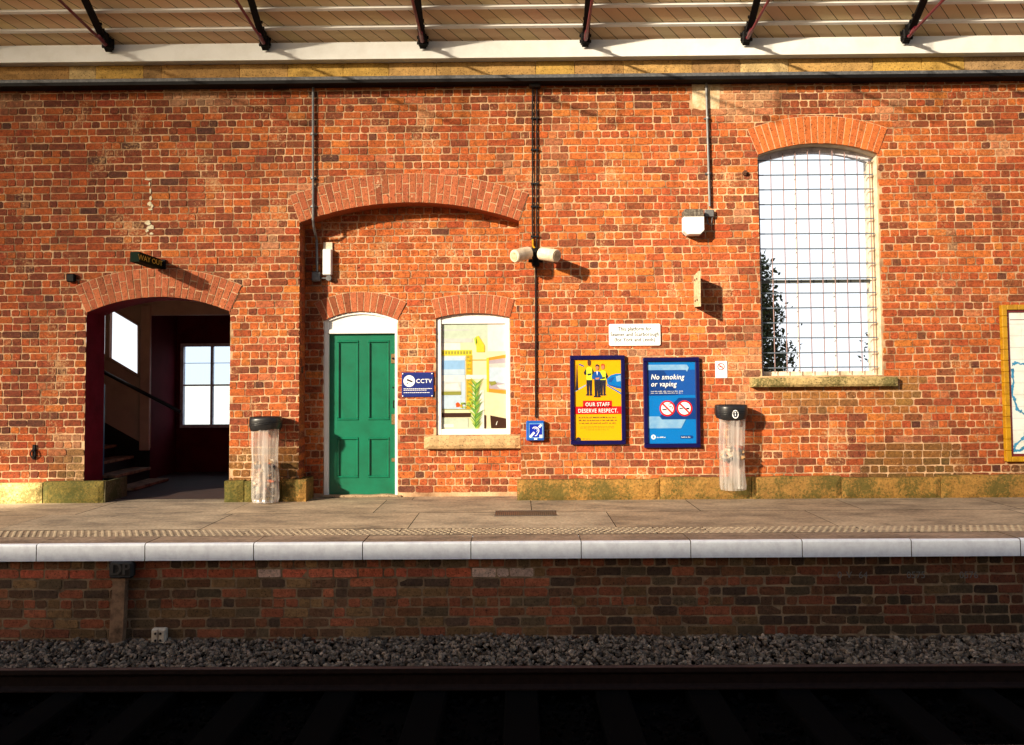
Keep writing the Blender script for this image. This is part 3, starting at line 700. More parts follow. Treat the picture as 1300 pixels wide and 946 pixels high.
# ---- stair room behind the passage
m = MB(); m.face([(-9.4, .2, .004), (-3.31, .2, .004), (-3.31, 3.29, .004), (-9.4, 3.29, .004)]); struct(m.build('hall_floor', 'floor_paint', None))
m = MB()
for (px, py, a, b) in ((188, 228, .05, .012), (190, 234, .012, .03), (191, 243, .012, .04), (191.5, 252, .02, .03), (190, 259, .028, .03), (193, 262, .016, .03), (191, 266, .035, .012), (188, 283, .04, .03), (191, 289, .05, .035), (187, 293, .03, .02), (193, 297, .03, .016)):
    if py in (259, 283): m.nxt()
    x, z = P(px, py); n = 10; m.prism([(x + a * ru(.6, 1.15) * math.cos(2 * math.pi * k / n), z + b * ru(.6, 1.15) * math.sin(2 * math.pi * k / n)) for k in range(n)], -.0075, .0)
build_each(m, 'lime_deposit', 'lime', B)
sy = 2.2
bx_, bz_ = P(191.5, 400, sy)
m = MB()
m.face([(bx_ - .05, 3.3, 0), (P(232, 500, 3.3)[0], 3.3, 0), (P(232, 500, 3.3)[0], 3.3, 4), (bx_ - .05, 3.3, 4)])
m.face([(bx_ - .05, 2.24, 0), (bx_ - .05, 3.3, 0), (bx_ - .05, 3.3, 4), (bx_ - .05, 2.24, 4)])
wx0, wz1 = P(232, 438, 3.3); wx1, wz0 = P(306, 541, 3.3)
m.face([(wx0, 3.3, 0), (-3.2, 3.3, 0), (-3.2, 3.3, wz0), (wx0, 3.3, wz0)]); m.face([(wx0, 3.3, wz1), (-3.2, 3.3, wz1), (-3.2, 3.3, 4), (wx0, 3.3, 4)]); m.face([(wx1, 3.3, wz0), (-3.2, 3.3, wz0), (-3.2, 3.3, wz1), (wx1, 3.3, wz1)])
m.face([(-3.3, .3, 0), (-3.3, 3.4, 0), (-3.3, 3.4, 4), (-3.3, .3, 4)])
m.build('stair_hall_wall', 'maroon_wall', B)
m = MB(); m.face([(-9.5, 0.3, 3.6), (-3.2, .3, 3.6), (-3.2, 3.4, 3.6), (-9.5, 3.4, 3.6)]); m.face([(-9.5, .3, 0), (-9.5, 2.3, 0), (-9.5, 2.3, 4), (-9.5, .3, 4)]); m.build('stair_hall_ceiling', 'dark_wood', B)
m = MB(); t = .03
m.box(wx0 - .02, wx0 + t, 3.26, 3.34, wz0 - .02, wz1 + .02); m.box(wx1 - t, wx1, 3.26, 3.34, wz0, wz1); m.box(wx0 + t, wx1 - t, 3.26, 3.34, wz0 - .02, wz0 + t); m.box(wx0 + t, wx1 - t, 3.26, 3.34, wz1 - t, wz1 + .02)
mxx = P(269.5, 480, 3.3)[0]; mzz = P(269, 489, 3.3)[1]
m.box(mxx - .02, mxx + .02, 3.27, 3.33, wz0 + t, wz1 - t); m.box(wx0 + t, wx1 - t, 3.275, 3.325, mzz - .014, mzz + .014); zq = P(269, 461, 3.3)[1]; m.box(wx0 + t, wx1 - t, 3.29, 3.31, zq - .005, zq + .005)
hw_ = m.build('hall_window', 'frame_paint', B)
m = MB(); m.face([(wx0, 3.32, wz0), (wx1, 3.32, wz0), (wx1, 3.32, wz1), (wx0, 3.32, wz1)]); m.build('pane', 'frosted_glass', hw_)
# pale partition beside the stair, with a raking window, and the pale beam over the hall
PT = lambda x, z: P(x, z, sy)
win = [PT(60, 343), PT(60, 408), PT(176.5, 477.5), PT(176.5, 412.5)]
xl = PT(-20, 500)[0]; top = 3.55
outer = [PT(-20, 455 - .55 * 0 ), PT(191.5, 569), (bx_, top), (xl, top)]
xl = -9.6; outer[3] = (xl, top); outer[0] = (xl, PT(191.5, 569)[1] + (bx_ - xl) * .56)
m = MB(); m.holes(outer, [win], sy); m.reveal(win, sy, sy + .08)
m.box(bx_ + .001, -3.31, sy - .02, sy + .1, PT(250, 400)[1], top)
part = m.build('stair_partition', 'partition_paint', B)
m = MB(); m.bevbox(PT(179, 500)[0], bx_ + .015, sy - .05, sy - .001, PT(191.5, 569)[1] - .03, PT(185, 388)[1], .008)
for k in range(14): x = xl + k * .145; 
for a, b in zip(win, win[1:] + win[:1]):
    m.tube([(a[0], sy - .01, a[1]), (b[0], sy - .01, b[1])], .022, 4)
a = PT(137.5, 420); m.box(a[0] - .035, a[0] + .035, sy - .03, sy + .05, PT(137, 455)[1], PT(137, 388)[1])
m.build('window_trim', 'partition_paint', part)
m = MB(); m.face([(win[0][0], sy + .05, win[0][1]), (win[1][0], sy + .05, win[1][1]), (win[2][0], sy + .05, win[2][1]), (win[3][0], sy + .05, win[3][1])]); m.build('pane', 'window_glass', part)
# outside wall of the hall stops above the partition window line: cut an opening so the window sees the sky
st = MB(); ry = (.95, 2.05)
for k in range(13):
    x1 = P(197, 600, 1.6)[0] - .255 * k; zt = .05 + .165 * k
    st.box(x1 - .30, x1, ry[0], ry[1], zt - .035, zt, 0); st.box(x1 - .30, x1 - .285, ry[0], ry[1], zt, zt + .13, 1)
x1 = P(197, 600, 1.6)[0]
stairs = st.build('staircase', ['post_wood', 'dark_wood'], B)
m = MB(); dx_, dz_ = -.255 * 12, .165 * 12
tri = [PT(132, 586), PT(132, 577), PT(141, 584)]; tri = [PT(132, 582), PT(143, 582), PT(132, 573)]; tri2 = [PT(156, 597), PT(164, 597), PT(156, 589)]
m.holes([(xl, -.02), (bx_, -.02), (bx_, PT(191.5, 569)[1] + .06), (xl, outer[0][1] + .06)], [tri, tri2], sy + .02)
m.build('stair_back_board', 'dark_wood', stairs)
m = MB(); a = P(100, 456, 1.9); b = P(229, 523, 1.9); m.tube([(a[0] - 1.2, 1.9, a[1] + .62), (a[0], 1.9, a[1]), (b[0], 1.9, b[1])], .027, 8)
for k in range(3): x = b[0] - .2 - k * .5; m.tube([(x, 1.9, b[1] + (b[0] - x) * .52), (x, 1.9, .0)], .014, 6) if False else None
m.build('handrail', 'black_paint', stairs)

# ================================================================== ROOF
ex = MB(); RY = -.12
fz0, fz1 = P(650, 73, -.16)[1], P(650, 51.5, -.16)[1]
RF = thing('train_shed_roof', (0, 0, fz1), 'pale boarded sloping train shed roof above the brick wall', 'roof')
m = MB(); m.box(XL, XR, -.16, .1, fz0, fz1, 0); m.build('fascia', 'white_paint', RF)
SL = .625; sn = Vector((0, -1, SL)).normalized(); up = Vector((0, SL, 1)).normalized()
RO = Vector((0, -.12, fz1 + .01)); RLEN = 3.4
def rp(x, s, h=0): return RO + X3 * x + sn * s + up * h
m = MB(); pitch = .19; x = XL - RLEN - 1
while x < XR + 1:
    # one diagonal board, clipped to the roof's sides by simple slicing along the slope
    c0 = mixc((.80, .61, .38), (.74, .54, .34), rnd()); c0 = tuple(q * ru(.94, 1.06) for q in c0)
    n = 14
    for k in range(n):
        s0, s1 = RLEN * k / n, RLEN * (k + 1) / n; g = .005; h = .0
        xa, xb = x + RLEN - s0, x + RLEN - s1
        if xa + pitch < XL or xb > XR: continue
        m.face([rp(xa + g, s0, h), rp(xa + pitch - g, s0, h), rp(xb + pitch - g, s1, h), rp(xb + g, s1, h)], 0, c0)
    x += pitch
m.build('boarding', 'plank', RF)
m = MB(); m.face([rp(XL - 1, -.05, .012), rp(XR + 1, -.05, .012), rp(XR + 1, RLEN, .012), rp(XL - 1, RLEN, .012)]); m.build('roof_deck', 'dark_wood', RF)
def s_of(px, py):       # distance up the slope of a pixel
    d = ray(px, py); t = (RO - CO).dot(up) / d.dot(up); return (CO + d * t - RO).dot(sn)
sA, sB = s_of(650, 31.5), s_of(650, 7)
step = sB - sA; s = sA; first = None
while s < RLEN:
    m = MB(); a = rp(XL, s, -.03); mm = MB()
    p = [rp(XL, s - .017, 0), rp(XL, s + .017, 0), rp(XL, s + .017, -.045), rp(XL, s - .017, -.045)]; r_ = [v + X3 * (XR - XL) for v in p]
    for k in range(4): m.face([p[k], p[(k + 1) % 4], r_[(k + 1) % 4], r_[k]])
    m.build('purlin', 'white_paint', RF); s += step
feet = [(138, 64), (337, 60), (537, 57), (743, 54), (947, 51), (1150, 48)]
xf = [P(a, b, -.2)[0] for a, b in feet]; gap = (xf[-1] - xf[0]) / 5; xf = [xf[0] - gap] + xf + [xf[-1] + gap]
def girder(x):
    m = MB()
    def seg(s0, s1, w, h0, h1):
        q = [rp(x - w, s0, h0), rp(x + w, s0, h0), rp(x + w, s0, h1), rp(x - w, s0, h1)]; e = [rp(x - w, s1, h0), rp(x + w, s1, h0), rp(x + w, s1, h1), rp(x - w, s1, h1)]
        m.face(q[::-1]); m.face(e)
        for k in range(4): m.face([q[k], q[(k + 1) % 4], e[(k + 1) % 4], e[k]])
    seg(.0, RLEN, .012, -.12, -.051); seg(.0, RLEN, .04, -.135, -.12)
    m.build('rafter', 'black_iron', RF)
    m = MB(); z0 = fz1 - .075
    m.bevbox(x - .055, x + .055, -.27, -.161, z0, z0 + .13, .012)
    m.bevbox(x - .035, x + .035, -.36, -.25, z0 + .03, z0 + .17, .012)
    for dz in (.03, .1):
        for sx in (-.06, .06): m.tube([(x + sx - .01, -.22, z0 + dz), (x + sx + .01, -.22, z0 + dz)], .02, 6)
    for ds in (.28, .36): 
        c = rp(x, ds, -.09); m.tube([c - X3 * .045, c + X3 * .045], .02, 6)
    m.build('rafter_shoe', 'black_iron', RF)
    m = MB(); a = Vector((x, -.30, z0 + .03)); b = a + Vector((0, -2.1, .16)); m.tube([a, b], .017, 8); m.tube([b, b + Vector((0, 0, 1.1))], .014, 6); m.tube([a + Vector((0, .02, 0)), a + Vector((0, -.16, .025))], .026, 8); m.build('tie_rod', 'red_paint', RF)
for x in xf: girder(x)

# ================================================================== PLATFORM AND TRACK
EY = -2.665; BYY = -2.31
m = MB()
jx = [-1.4159 - .98 * k for k in range(8, 0, -1)] + [-1.4159, -.4435, .5445, 1.5233, 2.5177, 3.4888, 4.4578, 5.43, 6.4, 7.38, 8.3]
for a, b in zip(jx[:-1], jx[1:]):
    k = ru(.85, 1.1); g = .004
    # painted nosing
    z_ = ru(-.002, .002); zb_ = -.152
    pr_ = [(EY, zb_), (EY, -.018), (EY + .006, -.006 + z_), (EY + .018, z_), (EY + .045, z_)]
    for (ya, za), (yb, zc_) in zip(pr_[:-1], pr_[1:]): m.face([(a + g, ya, za), (b - g, ya, za), (b - g, yb, zc_), (a + g, yb, zc_)], 0)
    m.face([(a + g, EY + .3, zb_), (b - g, EY + .3, zb_), (b - g, EY, zb_), (a + g, EY, zb_)], 0)
    for xx in (a + g, b - g): m.face([(xx, EY, zb_), (xx, EY, -.018), (xx, EY + .018, z_), (xx, BYY, z_), (xx, BYY, zb_)], 1, (.35, .32, .3))
    m.face([(a + g, EY + .045, z_), (b - g, EY + .045, z_), (b - g, BYY - .003, z_), (a + g, BYY - .003, z_)], 1, (.88 * k, .82 * k, .82 * k))
struct(m.build('platform_coping', ['coping_paint', 'paving'], None))
m = MB(); m.face([(XL - 2, BYY, -.012), (XR + 2, BYY, -.012), (XR + 2, 3.4, -.012), (XL - 2, 3.4, -.012)], 1); m.face([(XL - 2, EY + .02, -.03), (XR + 2, EY + .02, -.03), (XR + 2, BYY, -.03), (XL - 2, BYY, -.03)], 1)
rows = [(-2.305, -1.96, .49), (-1.955, -.98, 2.05), (-.975, .0, 1.75), (.0, 1.2, 2.1), (1.2, 3.3, 2.4)]
for r, (ya, yb, wd) in enumerate(rows):
    x = -9.8 + (r * .7) % wd
    if r == 0: x = -9.0
    while x < 9.6:
        k = ru(.86, 1.14); w_ = wd * ru(.92, 1.08) if r else wd; h = ru(-.0015, .0015); t = ru(.97, 1.04)
        m.face([(x + .004, ya + .003, h), (x + w_ - .004, ya + .003, h), (x + w_ - .004, yb - .003, h), (x + .004, yb - .003, h)], 0, (k, k * t * .99, k * t * t * .97)); x += w_
struct(m.build('platform', ['paving', 'tar'], None))
m = MB(); 
for r in range(5):
    y = -2.27 + r * .066; x = -8.5 + (.033 if r % 2 else 0)
    while x < 8.5:
        if rnd() > .02:
            n = 8; i = len(m.v); rr, rt = .021, .013
            m.v += [(x + rr * math.cos(2 * math.pi * k / n), y + rr * math.sin(2 * math.pi * k / n), .0005) for k in range(n)] + [(x + rt * math.cos(2 * math.pi * k / n), y + rt * math.sin(2 * math.pi * k / n), .006) for k in range(n)]
            for k in range(n): m.f.append((i + k, i + (k + 1) % n, i + n + (k + 1) % n, i + n + k)); m.m.append(0); m.c.append((1, 1, 1))
            m.f.append(tuple(i + n + k for k in range(n))); m.m.append(0); m.c.append((1, 1, 1))
        x += .066
struct(m.build('tactile_paving', 'tactile', None))
m = MB(); ga = PZ(628, 655.5); gb = PZ(705, 648.5); gx0, gx1, gy0, gy1 = ga[0], gb[0], ga[1], gb[1]
m.box(gx0, gx1, gy0, gy1, -.004, .002, 1); k = 0; x = gx0
while x < gx1 - .01: m.box(x, x + .009, gy0, gy1, .002, .006); x += .022
for y in (gy0, gy1 - .012): m.box(gx0 - .01, gx1 + .01, y, y + .012, .0022, .0075)
tag(m.build('drain_grate', ['grate', 'black_paint'], None), 'long metal drain grate set flush in the platform paving', 'drain grate')
# platform face
PF = EY + .075
PW = thing('platform_wall', (0, PF, -1.2), 'sooty dark brick platform face below the white coping', 'wall')
m = MB()
def col_plat(x, z):
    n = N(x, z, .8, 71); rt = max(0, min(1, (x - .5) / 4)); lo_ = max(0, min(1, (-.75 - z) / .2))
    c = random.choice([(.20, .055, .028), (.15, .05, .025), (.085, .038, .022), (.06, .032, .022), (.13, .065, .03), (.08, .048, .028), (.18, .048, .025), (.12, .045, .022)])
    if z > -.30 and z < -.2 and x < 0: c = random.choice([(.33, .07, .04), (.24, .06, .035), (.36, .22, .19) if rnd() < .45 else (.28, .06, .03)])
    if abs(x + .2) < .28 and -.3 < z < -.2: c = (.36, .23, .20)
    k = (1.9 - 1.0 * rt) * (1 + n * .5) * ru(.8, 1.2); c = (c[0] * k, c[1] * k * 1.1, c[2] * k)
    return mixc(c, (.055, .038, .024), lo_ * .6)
COURSE_P = .0885
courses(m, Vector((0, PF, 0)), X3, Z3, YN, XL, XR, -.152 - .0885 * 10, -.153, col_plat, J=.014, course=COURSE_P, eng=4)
m.build('brickwork', 'track_brick', PW)
m = MB(); m.box(XL, XR, PF + .0035, PF + .4, -1.3, -.154); m.build('wall_core', 'dark_mortar', PW)
# chalk marks
m = MB()
for (px, s_) in ((1066, '0'), (1078, 'V'), (1096, '64'), (1163, '0575'), (1230, '0576')):
    x, z = P(px, 734, PF - .005); m.text(s_, x, z, PF - .0055, .085, align='CENTER', bold=-.01)
m.build('chalk_mark', 'chalk', PW)
# DP datum plate on a timber post
x0, z1 = P(143, 735, PF - .09); x1_, z0 = P(158.5, 735, PF - .09); zb_ = P(150, 806, PF - .09)[1] - .12
PO = thing('timber_post', ((x0 + x1_) / 2, PF - .05, zb_), 'weathered timber post with a cast iron plate lettered DP against the platform face', 'post')
m = MB(); m.prism([(x0 - .035, zb_), (x1_ - .022, zb_), (x1_ - .008, (zb_ + z1) / 2), (x1_, z1), (x0, z1), (x0 - .018, (zb_ + z1) / 2)], PF - .085, PF - .012)
m.build('post', 'post_wood', PO)
m = MB(); ax, az = P(137, 735, PF - .1); bx2, bz2 = P(168.5, 713.5, PF - .1)
m.bevbox(ax, bx2, PF - .1, PF - .02, az, bz2, .022); 
cw = bx2 - ax
m.bevbox(ax + .018, bx2 - .018, PF - .108, PF - .1, az + .012, az + .022, .002); m.bevbox(ax + .018, bx2 - .018, PF - .108, PF - .1, bz2 - .022, bz2 - .012, .002)
m.build('cast_plate', 'cast_iron', PO)
m = MB(); m.text('DP', (ax + bx2) / 2, az + .038, PF - .1085, .15, bold=.03, sx=.95); m.build('lettering', 'worn_iron', PO)
# little white trackside box
ax, az = P(191, 822, PF - .08); bx2, bz2 = P(209.5, 799, PF - .08)
TB = thing('trackside_box', ((ax + bx2) / 2, PF - .04, az), 'small white two gang box low on the platform face by the ballast', 'box')
m = MB(); cxm = (ax + bx2) / 2; m.bevbox(ax, bx2, PF - .06, PF - .01, az, bz2, .008)
m.bevbox(ax + .004, cxm - .006, PF - .078, PF - .061, az + .03, bz2 - .006, .006); m.bevbox(cxm + .006, bx2 - .004, PF - .078, PF - .061, az + .03, bz2 - .006, .006)
m.build('casing', 'cream_paint', TB)
m = MB()
for dx in (-.022, .022):
    for z in (az + .06, az + .12): m.tube([(cxm + dx, PF - .084, z), (cxm + dx, PF - .077, z)], .011, 8); m.nxt()
build_each(m, 'port', 'black_paint', TB)

# trackbed and ballast
RYL = -3.42; ZR = P(650, 847, RYL)[1]
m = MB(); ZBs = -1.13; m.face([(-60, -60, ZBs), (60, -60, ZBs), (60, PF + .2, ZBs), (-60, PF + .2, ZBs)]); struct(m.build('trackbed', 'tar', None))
import itertools
PHI = (1 + 5 ** .5) / 2
ICO = [Vector(v).normalized() for v in ((-1, PHI, 0), (1, PHI, 0), (-1, -PHI, 0), (1, -PHI, 0), (0, -1, PHI), (0, 1, PHI), (0, -1, -PHI), (0, 1, -PHI), (PHI, 0, -1), (PHI, 0, 1), (-PHI, 0, -1), (-PHI, 0, 1))]
IF = ((0, 11, 5), (0, 5, 1), (0, 1, 7), (0, 7, 10), (0, 10, 11), (1, 5, 9), (5, 11, 4), (11, 10, 2), (10, 7, 6), (7, 1, 8), (3, 9, 4), (3, 4, 2), (3, 2, 6), (3, 6, 8), (3, 8, 9), (4, 9, 5), (2, 4, 11), (6, 2, 10), (8, 6, 7), (9, 8, 1))
def chip(mb, x, y, z, r, c):
    e = Matrix.Rotation(ru(0, 6.3), 3, Vector((ru(-1, 1), ru(-1, 1), ru(-1, 1) + .01)).normalized()); sx, sy_, sz = r * ru(.8, 1.5), r * ru(.7, 1.1), r * ru(.5, .9); i = len(mb.v)
    for v in ICO:
        q = Vector((max(-.62, min(.66, v.x)) * sx, max(-.68, min(.6, v.y)) * sy_, max(-.55, min(.6, v.z)) * sz)) * ru(.85, 1.35); q = e @ q; mb.v.append((x + q.x, y + q.y, z + q.z))
    for f in IF: mb.f.append(tuple(i + k for k in f)); mb.m.append(0); mb.c.append(c)
m = MB()
def bh(x, y):   # ballast surface
    t = (y - RYL) / (PF - RYL); return ZR - .10 + .09 * max(0, t) + .02 * N(x, y, 1.5, 5) + .03 * N(x, y, .6, 15) * t
for k in range(18500):
    x = ru(-7.4, 7.4); y = ru(RYL + .06, PF + .0); z = bh(x, y) - rnd() ** 2 * .05
    g = ru(.05, .34) * (1.8 if rnd() < .04 else 1); w_ = ru(.9, 1.0)
    chip(m, x, y, z, ru(.012, .031), (g * 1.05, g * w_ * .82, g * w_ * .58))
for k in range(5200):
    x = ru(-7.2, 7.2); y = ru(RYL - 2.6, RYL - .07); g = .002; i0 = len(m.m); chip(m, x, y, ZBs + .03 + ru(0, .03), ru(.02, .036), (g, g, g)); m.m[i0:] = [1] * (len(m.m) - i0)
tag(m.build('ballast', ['stone_chip', 'tar'], None), 'grey crushed stone ballast along the foot of the platform face', 'ballast', kind='stuff')
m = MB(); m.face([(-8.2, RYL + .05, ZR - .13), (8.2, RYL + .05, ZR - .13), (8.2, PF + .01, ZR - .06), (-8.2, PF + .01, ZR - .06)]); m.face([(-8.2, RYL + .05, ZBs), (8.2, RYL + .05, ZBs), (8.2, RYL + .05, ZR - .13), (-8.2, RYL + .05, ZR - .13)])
struct(m.build('ballast_bed', 'tar', None))
def rail(y, label):
    t = thing('rail', (0, y, ZR - .16), label, 'rail', 'running rails of the track')
    m = MB(); pf = [(-.035, 0), (.035, 0), (.037, -.03), (.03, -.042), (.009, -.055), (.009, -.13), (.035, -.143), (.07, -.15), (.07, -.16), (-.07, -.16), (-.07, -.15), (-.035, -.143), (-.009, -.13), (-.009, -.055), (-.03, -.042), (-.037, -.03)]
    n = len(pf)
    for k in range(n):
        a, b = pf[k], pf[(k + 1) % n]; m.face([(-9, y + a[0], ZR + a[1]), (9, y + a[0], ZR + a[1]), (9, y + b[0], ZR + b[1]), (-9, y + b[0], ZR + b[1])])
    m.build('rail_section', 'rail_steel', t)
    m = MB(); m.box(-9, 9, y - .026, y + .026, ZR + .0003, ZR + .0012); m.build('running_surface', 'rail_top', t)
rail(RYL, 'brown steel rail beside the ballast at the foot of the platform'); rail(RYL - 1.505, 'second steel rail of the track nearest the bottom of the photo')
k = 0; x = -7.2; prev = None
while x < 7.3:
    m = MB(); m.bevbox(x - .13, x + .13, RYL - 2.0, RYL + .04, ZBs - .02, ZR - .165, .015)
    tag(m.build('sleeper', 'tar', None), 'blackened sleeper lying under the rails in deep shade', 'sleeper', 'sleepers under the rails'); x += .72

# ================================================================== THINGS ON THE WALL
def img(mb, x0, x1, z0, z1, y): return lambda u, v: (x0 + (x1 - x0) * u, z1 - (z1 - z0) * v)
# ---- posters
def poster_case(tl, br, label, inner):
    y0 = -.055; x0, z1 = P(*tl, y0); x1, z0 = P(*br, y0)
    t = thing('poster_frame', ((x0 + x1) / 2, -.02, z0), label, 'poster', 'framed posters on the wall')
    m = MB(); f = .052
    for a in ((x0, x1, z1 - f, z1), (x0, x1, z0, z0 + f), (x0, x0 + f, z0 + f, z1 - f), (x1 - f, x1, z0 + f, z1 - f)): m.bevbox(a[0], a[1], y0, -.004, a[2], a[3], .008)
    m.build('frame', 'navy', t)
    return t, x0 + f - .001, x1 - f + .001, z0 + f - .001, z1 - f + .001
t, x0, x1, z0, z1 = poster_case((723.5, 451.5), (795, 564.5), 'yellow poster reading OUR STAFF DESERVE RESPECT in a navy frame', 0)
ms = ['yellow_print', 'red_print', 'white_print', 'black_print', 'mid_blue_print', 'hi_vis_print', 'brown_print', 'skin_print', 'ginger_print', 'azure_print', 'pale_blue_print', 'grey_text']
I = {n: i for i, n in enumerate(ms)}
m = MB(); yb = -.030
U = lambda px, py: (x0 + (x1 - x0) * (px - 60) / 472, z1 - (z1 - z0) * (py - 55) / 770)   # crop pixel coordinates
def pl(pts, n, lv): m.flat([U(*p) for p in pts], yb - .0012 * lv, I[n])
def ell(cx, cy, rx, ry, n, lv, k=14): pl([(cx + rx * math.cos(2 * math.pi * q / k), cy + ry * math.sin(2 * math.pi * q / k)) for q in range(k)], n, lv)
pl([(60, 55), (532, 55), (532, 825), (60, 825)], 'yellow_print', 0)
pl([(60, 350), (180, 292), (180, 302), (60, 366)], 'pale_blue_print', 1); pl([(388, 292), (532, 372), (532, 388), (388, 304)], 'azure_print', 1)
pl([(388, 240), (430, 205), (480, 192), (532, 190), (532, 335), (480, 322), (395, 292)], 'azure_print', 2); pl([(480, 215), (532, 205), (532, 262), (490, 268)], 'pale_blue_print', 3); pl([(400, 262), (440, 225), (465, 225), (430, 275)], 'mid_blue_print', 3); pl([(410, 292), (532, 318), (532, 335), (480, 326), (405, 300)], 'mid_blue_print', 4)
pl([(86, 105), (92, 105), (100, 345), (74, 350)], 'black_print', 2); pl([(112, 92), (160, 112), (156, 124), (110, 104)], 'mid_blue_print', 2); pl([(60, 100), (112, 98), (112, 104), (60, 106)], 'yellow_print', 2)
for (cx_, hy, skin, hair, body, hcol) in ((212, 90, 'brown_print', 'brown_print', 'hi_vis_print', 0), (350, 125, 'skin_print', 'ginger_print', 'hi_vis_print', 1), (292, 130, 'skin_print', 'black_print', 'mid_blue_print', 2)):
    L0 = 5 if hcol == 2 else 2; hh = 385 if hcol != 2 else 400
    w_ = 30 if hcol != 2 else 31
    sh = hy + 38
    pl([(cx_ - w_, 240), (cx_ + w_, 240), (cx_ + w_ - 6, hh), (cx_ + 4, hh), (cx_, 270), (cx_ - 4, hh), (cx_ - w_ + 4, hh)], 'black_print', L0)
    pl([(cx_ - w_ - 4, hh), (cx_ - 2, hh), (cx_ - 2, hh + 16), (cx_ - w_ - 8, hh + 12)], 'black_print', L0); pl([(cx_ + 2, hh), (cx_ + w_ - 2, hh), (cx_ + w_ + 4, hh + 12), (cx_ + 4, hh + 16)], 'black_print', L0)
    arm = 'black_print' if hcol != 2 else 'mid_blue_print'
    pl([(cx_ - 26, sh), (cx_ - 56, sh + 50), (cx_ - 46, sh + 74), (cx_ + 6, sh + 62), (cx_ - 20, sh + 44)], arm, L0 + 1); pl([(cx_ + 26, sh), (cx_ + 52, sh + 50), (cx_ + 44, sh + 74), (cx_ - 6, sh + 66), (cx_ + 20, sh + 44)], arm, L0 + 1)
    pl([(cx_ - 30, sh + 6), (cx_, sh - 6), (cx_ + 30, sh + 6), (cx_ + 28, 250), (cx_ - 28, 250)], body, L0 + 2)
    pl([(cx_ - 20, sh + 62), (cx_ + 22, sh + 58), (cx_ + 18, sh + 74), (cx_ - 14, sh + 78)], skin if hcol == 2 else arm, L0 + 3)
    ell(cx_, hy, 17, 25, skin, L0 + 3); pl([(cx_ - 18, hy - 2), (cx_ - 16, hy - 24), (cx_, hy - 32), (cx_ + 17, hy - 24), (cx_ + 18, hy - 4), (cx_ + 8, hy - 14), (cx_ - 10, hy - 14)], hair, L0 + 4)
    if hcol == 2: pl([(cx_ - 8, sh), (cx_ + 8, sh), (cx_, sh + 40)], 'white_print', L0 + 3)
pl([(145, 447), (438, 447), (438, 512), (145, 512)], 'red_print', 2); pl([(60, 502), (532, 502), (532, 575), (60, 575)], 'red_print', 2)
ux = (x1 - x0) / 472
cx_, cz_ = U(292, 500); m.text('OUR STAFF', cx_, cz_, yb - .005, ux * 55, I['white_print'], bold=.012, sx=.80, spc=1.12)
cx_, cz_ = U(297, 560); m.text('DESERVE RESPECT.', cx_, cz_, yb - .005, ux * 55, I['white_print'], bold=.012, sx=.80, spc=1.12)
def words(cx, cy, wd, h, n, lv=2, word=(14, 44)):
    x = cx - wd / 2
    while x < cx + wd / 2:
        l = min(ru(*word), cx + wd / 2 - x)
        k = x
        while k < x + l - 3: hh = h * random.choice((.55, .7, 1, .6)); pl([(k, cy + h / 2), (k + 4.5, cy + h / 2), (k + 4.5, cy + h / 2 - hh), (k, cy + h / 2 - hh)], n, lv); k += 7
        x += l + 8
for cy_, wd in ((607, 380), (634, 380), (660, 372)): words(292, cy_, wd, 13, 'grey_text')
for cy_, wd in ((694, 330), (706, 350), (724, 230)): words(290, cy_, wd, 5, 'grey_text', word=(10, 30))
ell(96, 815, 24, 22, 'black_print', 3); pl([(60, 825), (140, 825), (140, 840), (60, 840)], 'yellow_print', 3); words(180, 810, 80, 5, 'grey_text')
m.build('poster', ms, t)
m = MB(); m.face([(x0, -.046, z0), (x1, -.046, z0), (x1, -.046, z1), (x0, -.046, z1)]); m.build('pane', 'frame_glass', t)

t, x0, x1, z0, z1 = poster_case((816.5, 454), (890, 568.5), 'blue poster reading No smoking or vaping in a navy frame', 0)
ms = ['azure_print', 'deep_blue_print', 'pale_blue_print', 'white_print', 'red_print', 'black_print', 'mid_blue_print']; I = {n: i for i, n in enumerate(ms)}
m = MB(); U = lambda px, py: (x0 + (x1 - x0) * (px - 78) / 497, z1 - (z1 - z0) * (py - 60) / 792)
pl([(78, 60), (575, 60), (575, 852), (78, 852)], 'azure_print', 0)
pl([(78, 140), (450, 140), (575, 140), (575, 385), (78, 385)], 'mid_blue_print', 1); pl([(78, 390), (78, 145), (250, 145), (400, 385)], 'deep_blue_print', 2)
pl([(78, 90), (490, 90), (510, 120), (490, 160), (478, 142), (78, 142)], 'pale_blue_print', 3)
pl([(575, 412), (575, 618), (230, 618), (200, 590), (400, 412)], 'deep_blue_print', 2)
pl([(78, 590), (200, 590), (222, 620), (470, 620), (420, 705), (78, 705)], 'pale_blue_print', 3)
ux = (x1 - x0) / 497
cx_, cz_ = U(112, 232); m.text('No smoking', cx_, cz_, yb - .007, ux * 76, I['white_print'], 'LEFT', bold=.012, shear=.22, sx=.84, spc=1.1)
cx_, cz_ = U(112, 300); m.text('or vaping', cx_, cz_, yb - .007, ux * 76, I['white_print'], 'LEFT', bold=.012, shear=.22, sx=.84, spc=1.1)
words(282, 346, 340, 8, 'white_print', 5); words(278, 364, 330, 8, 'white_print', 5)
ux_ = ux
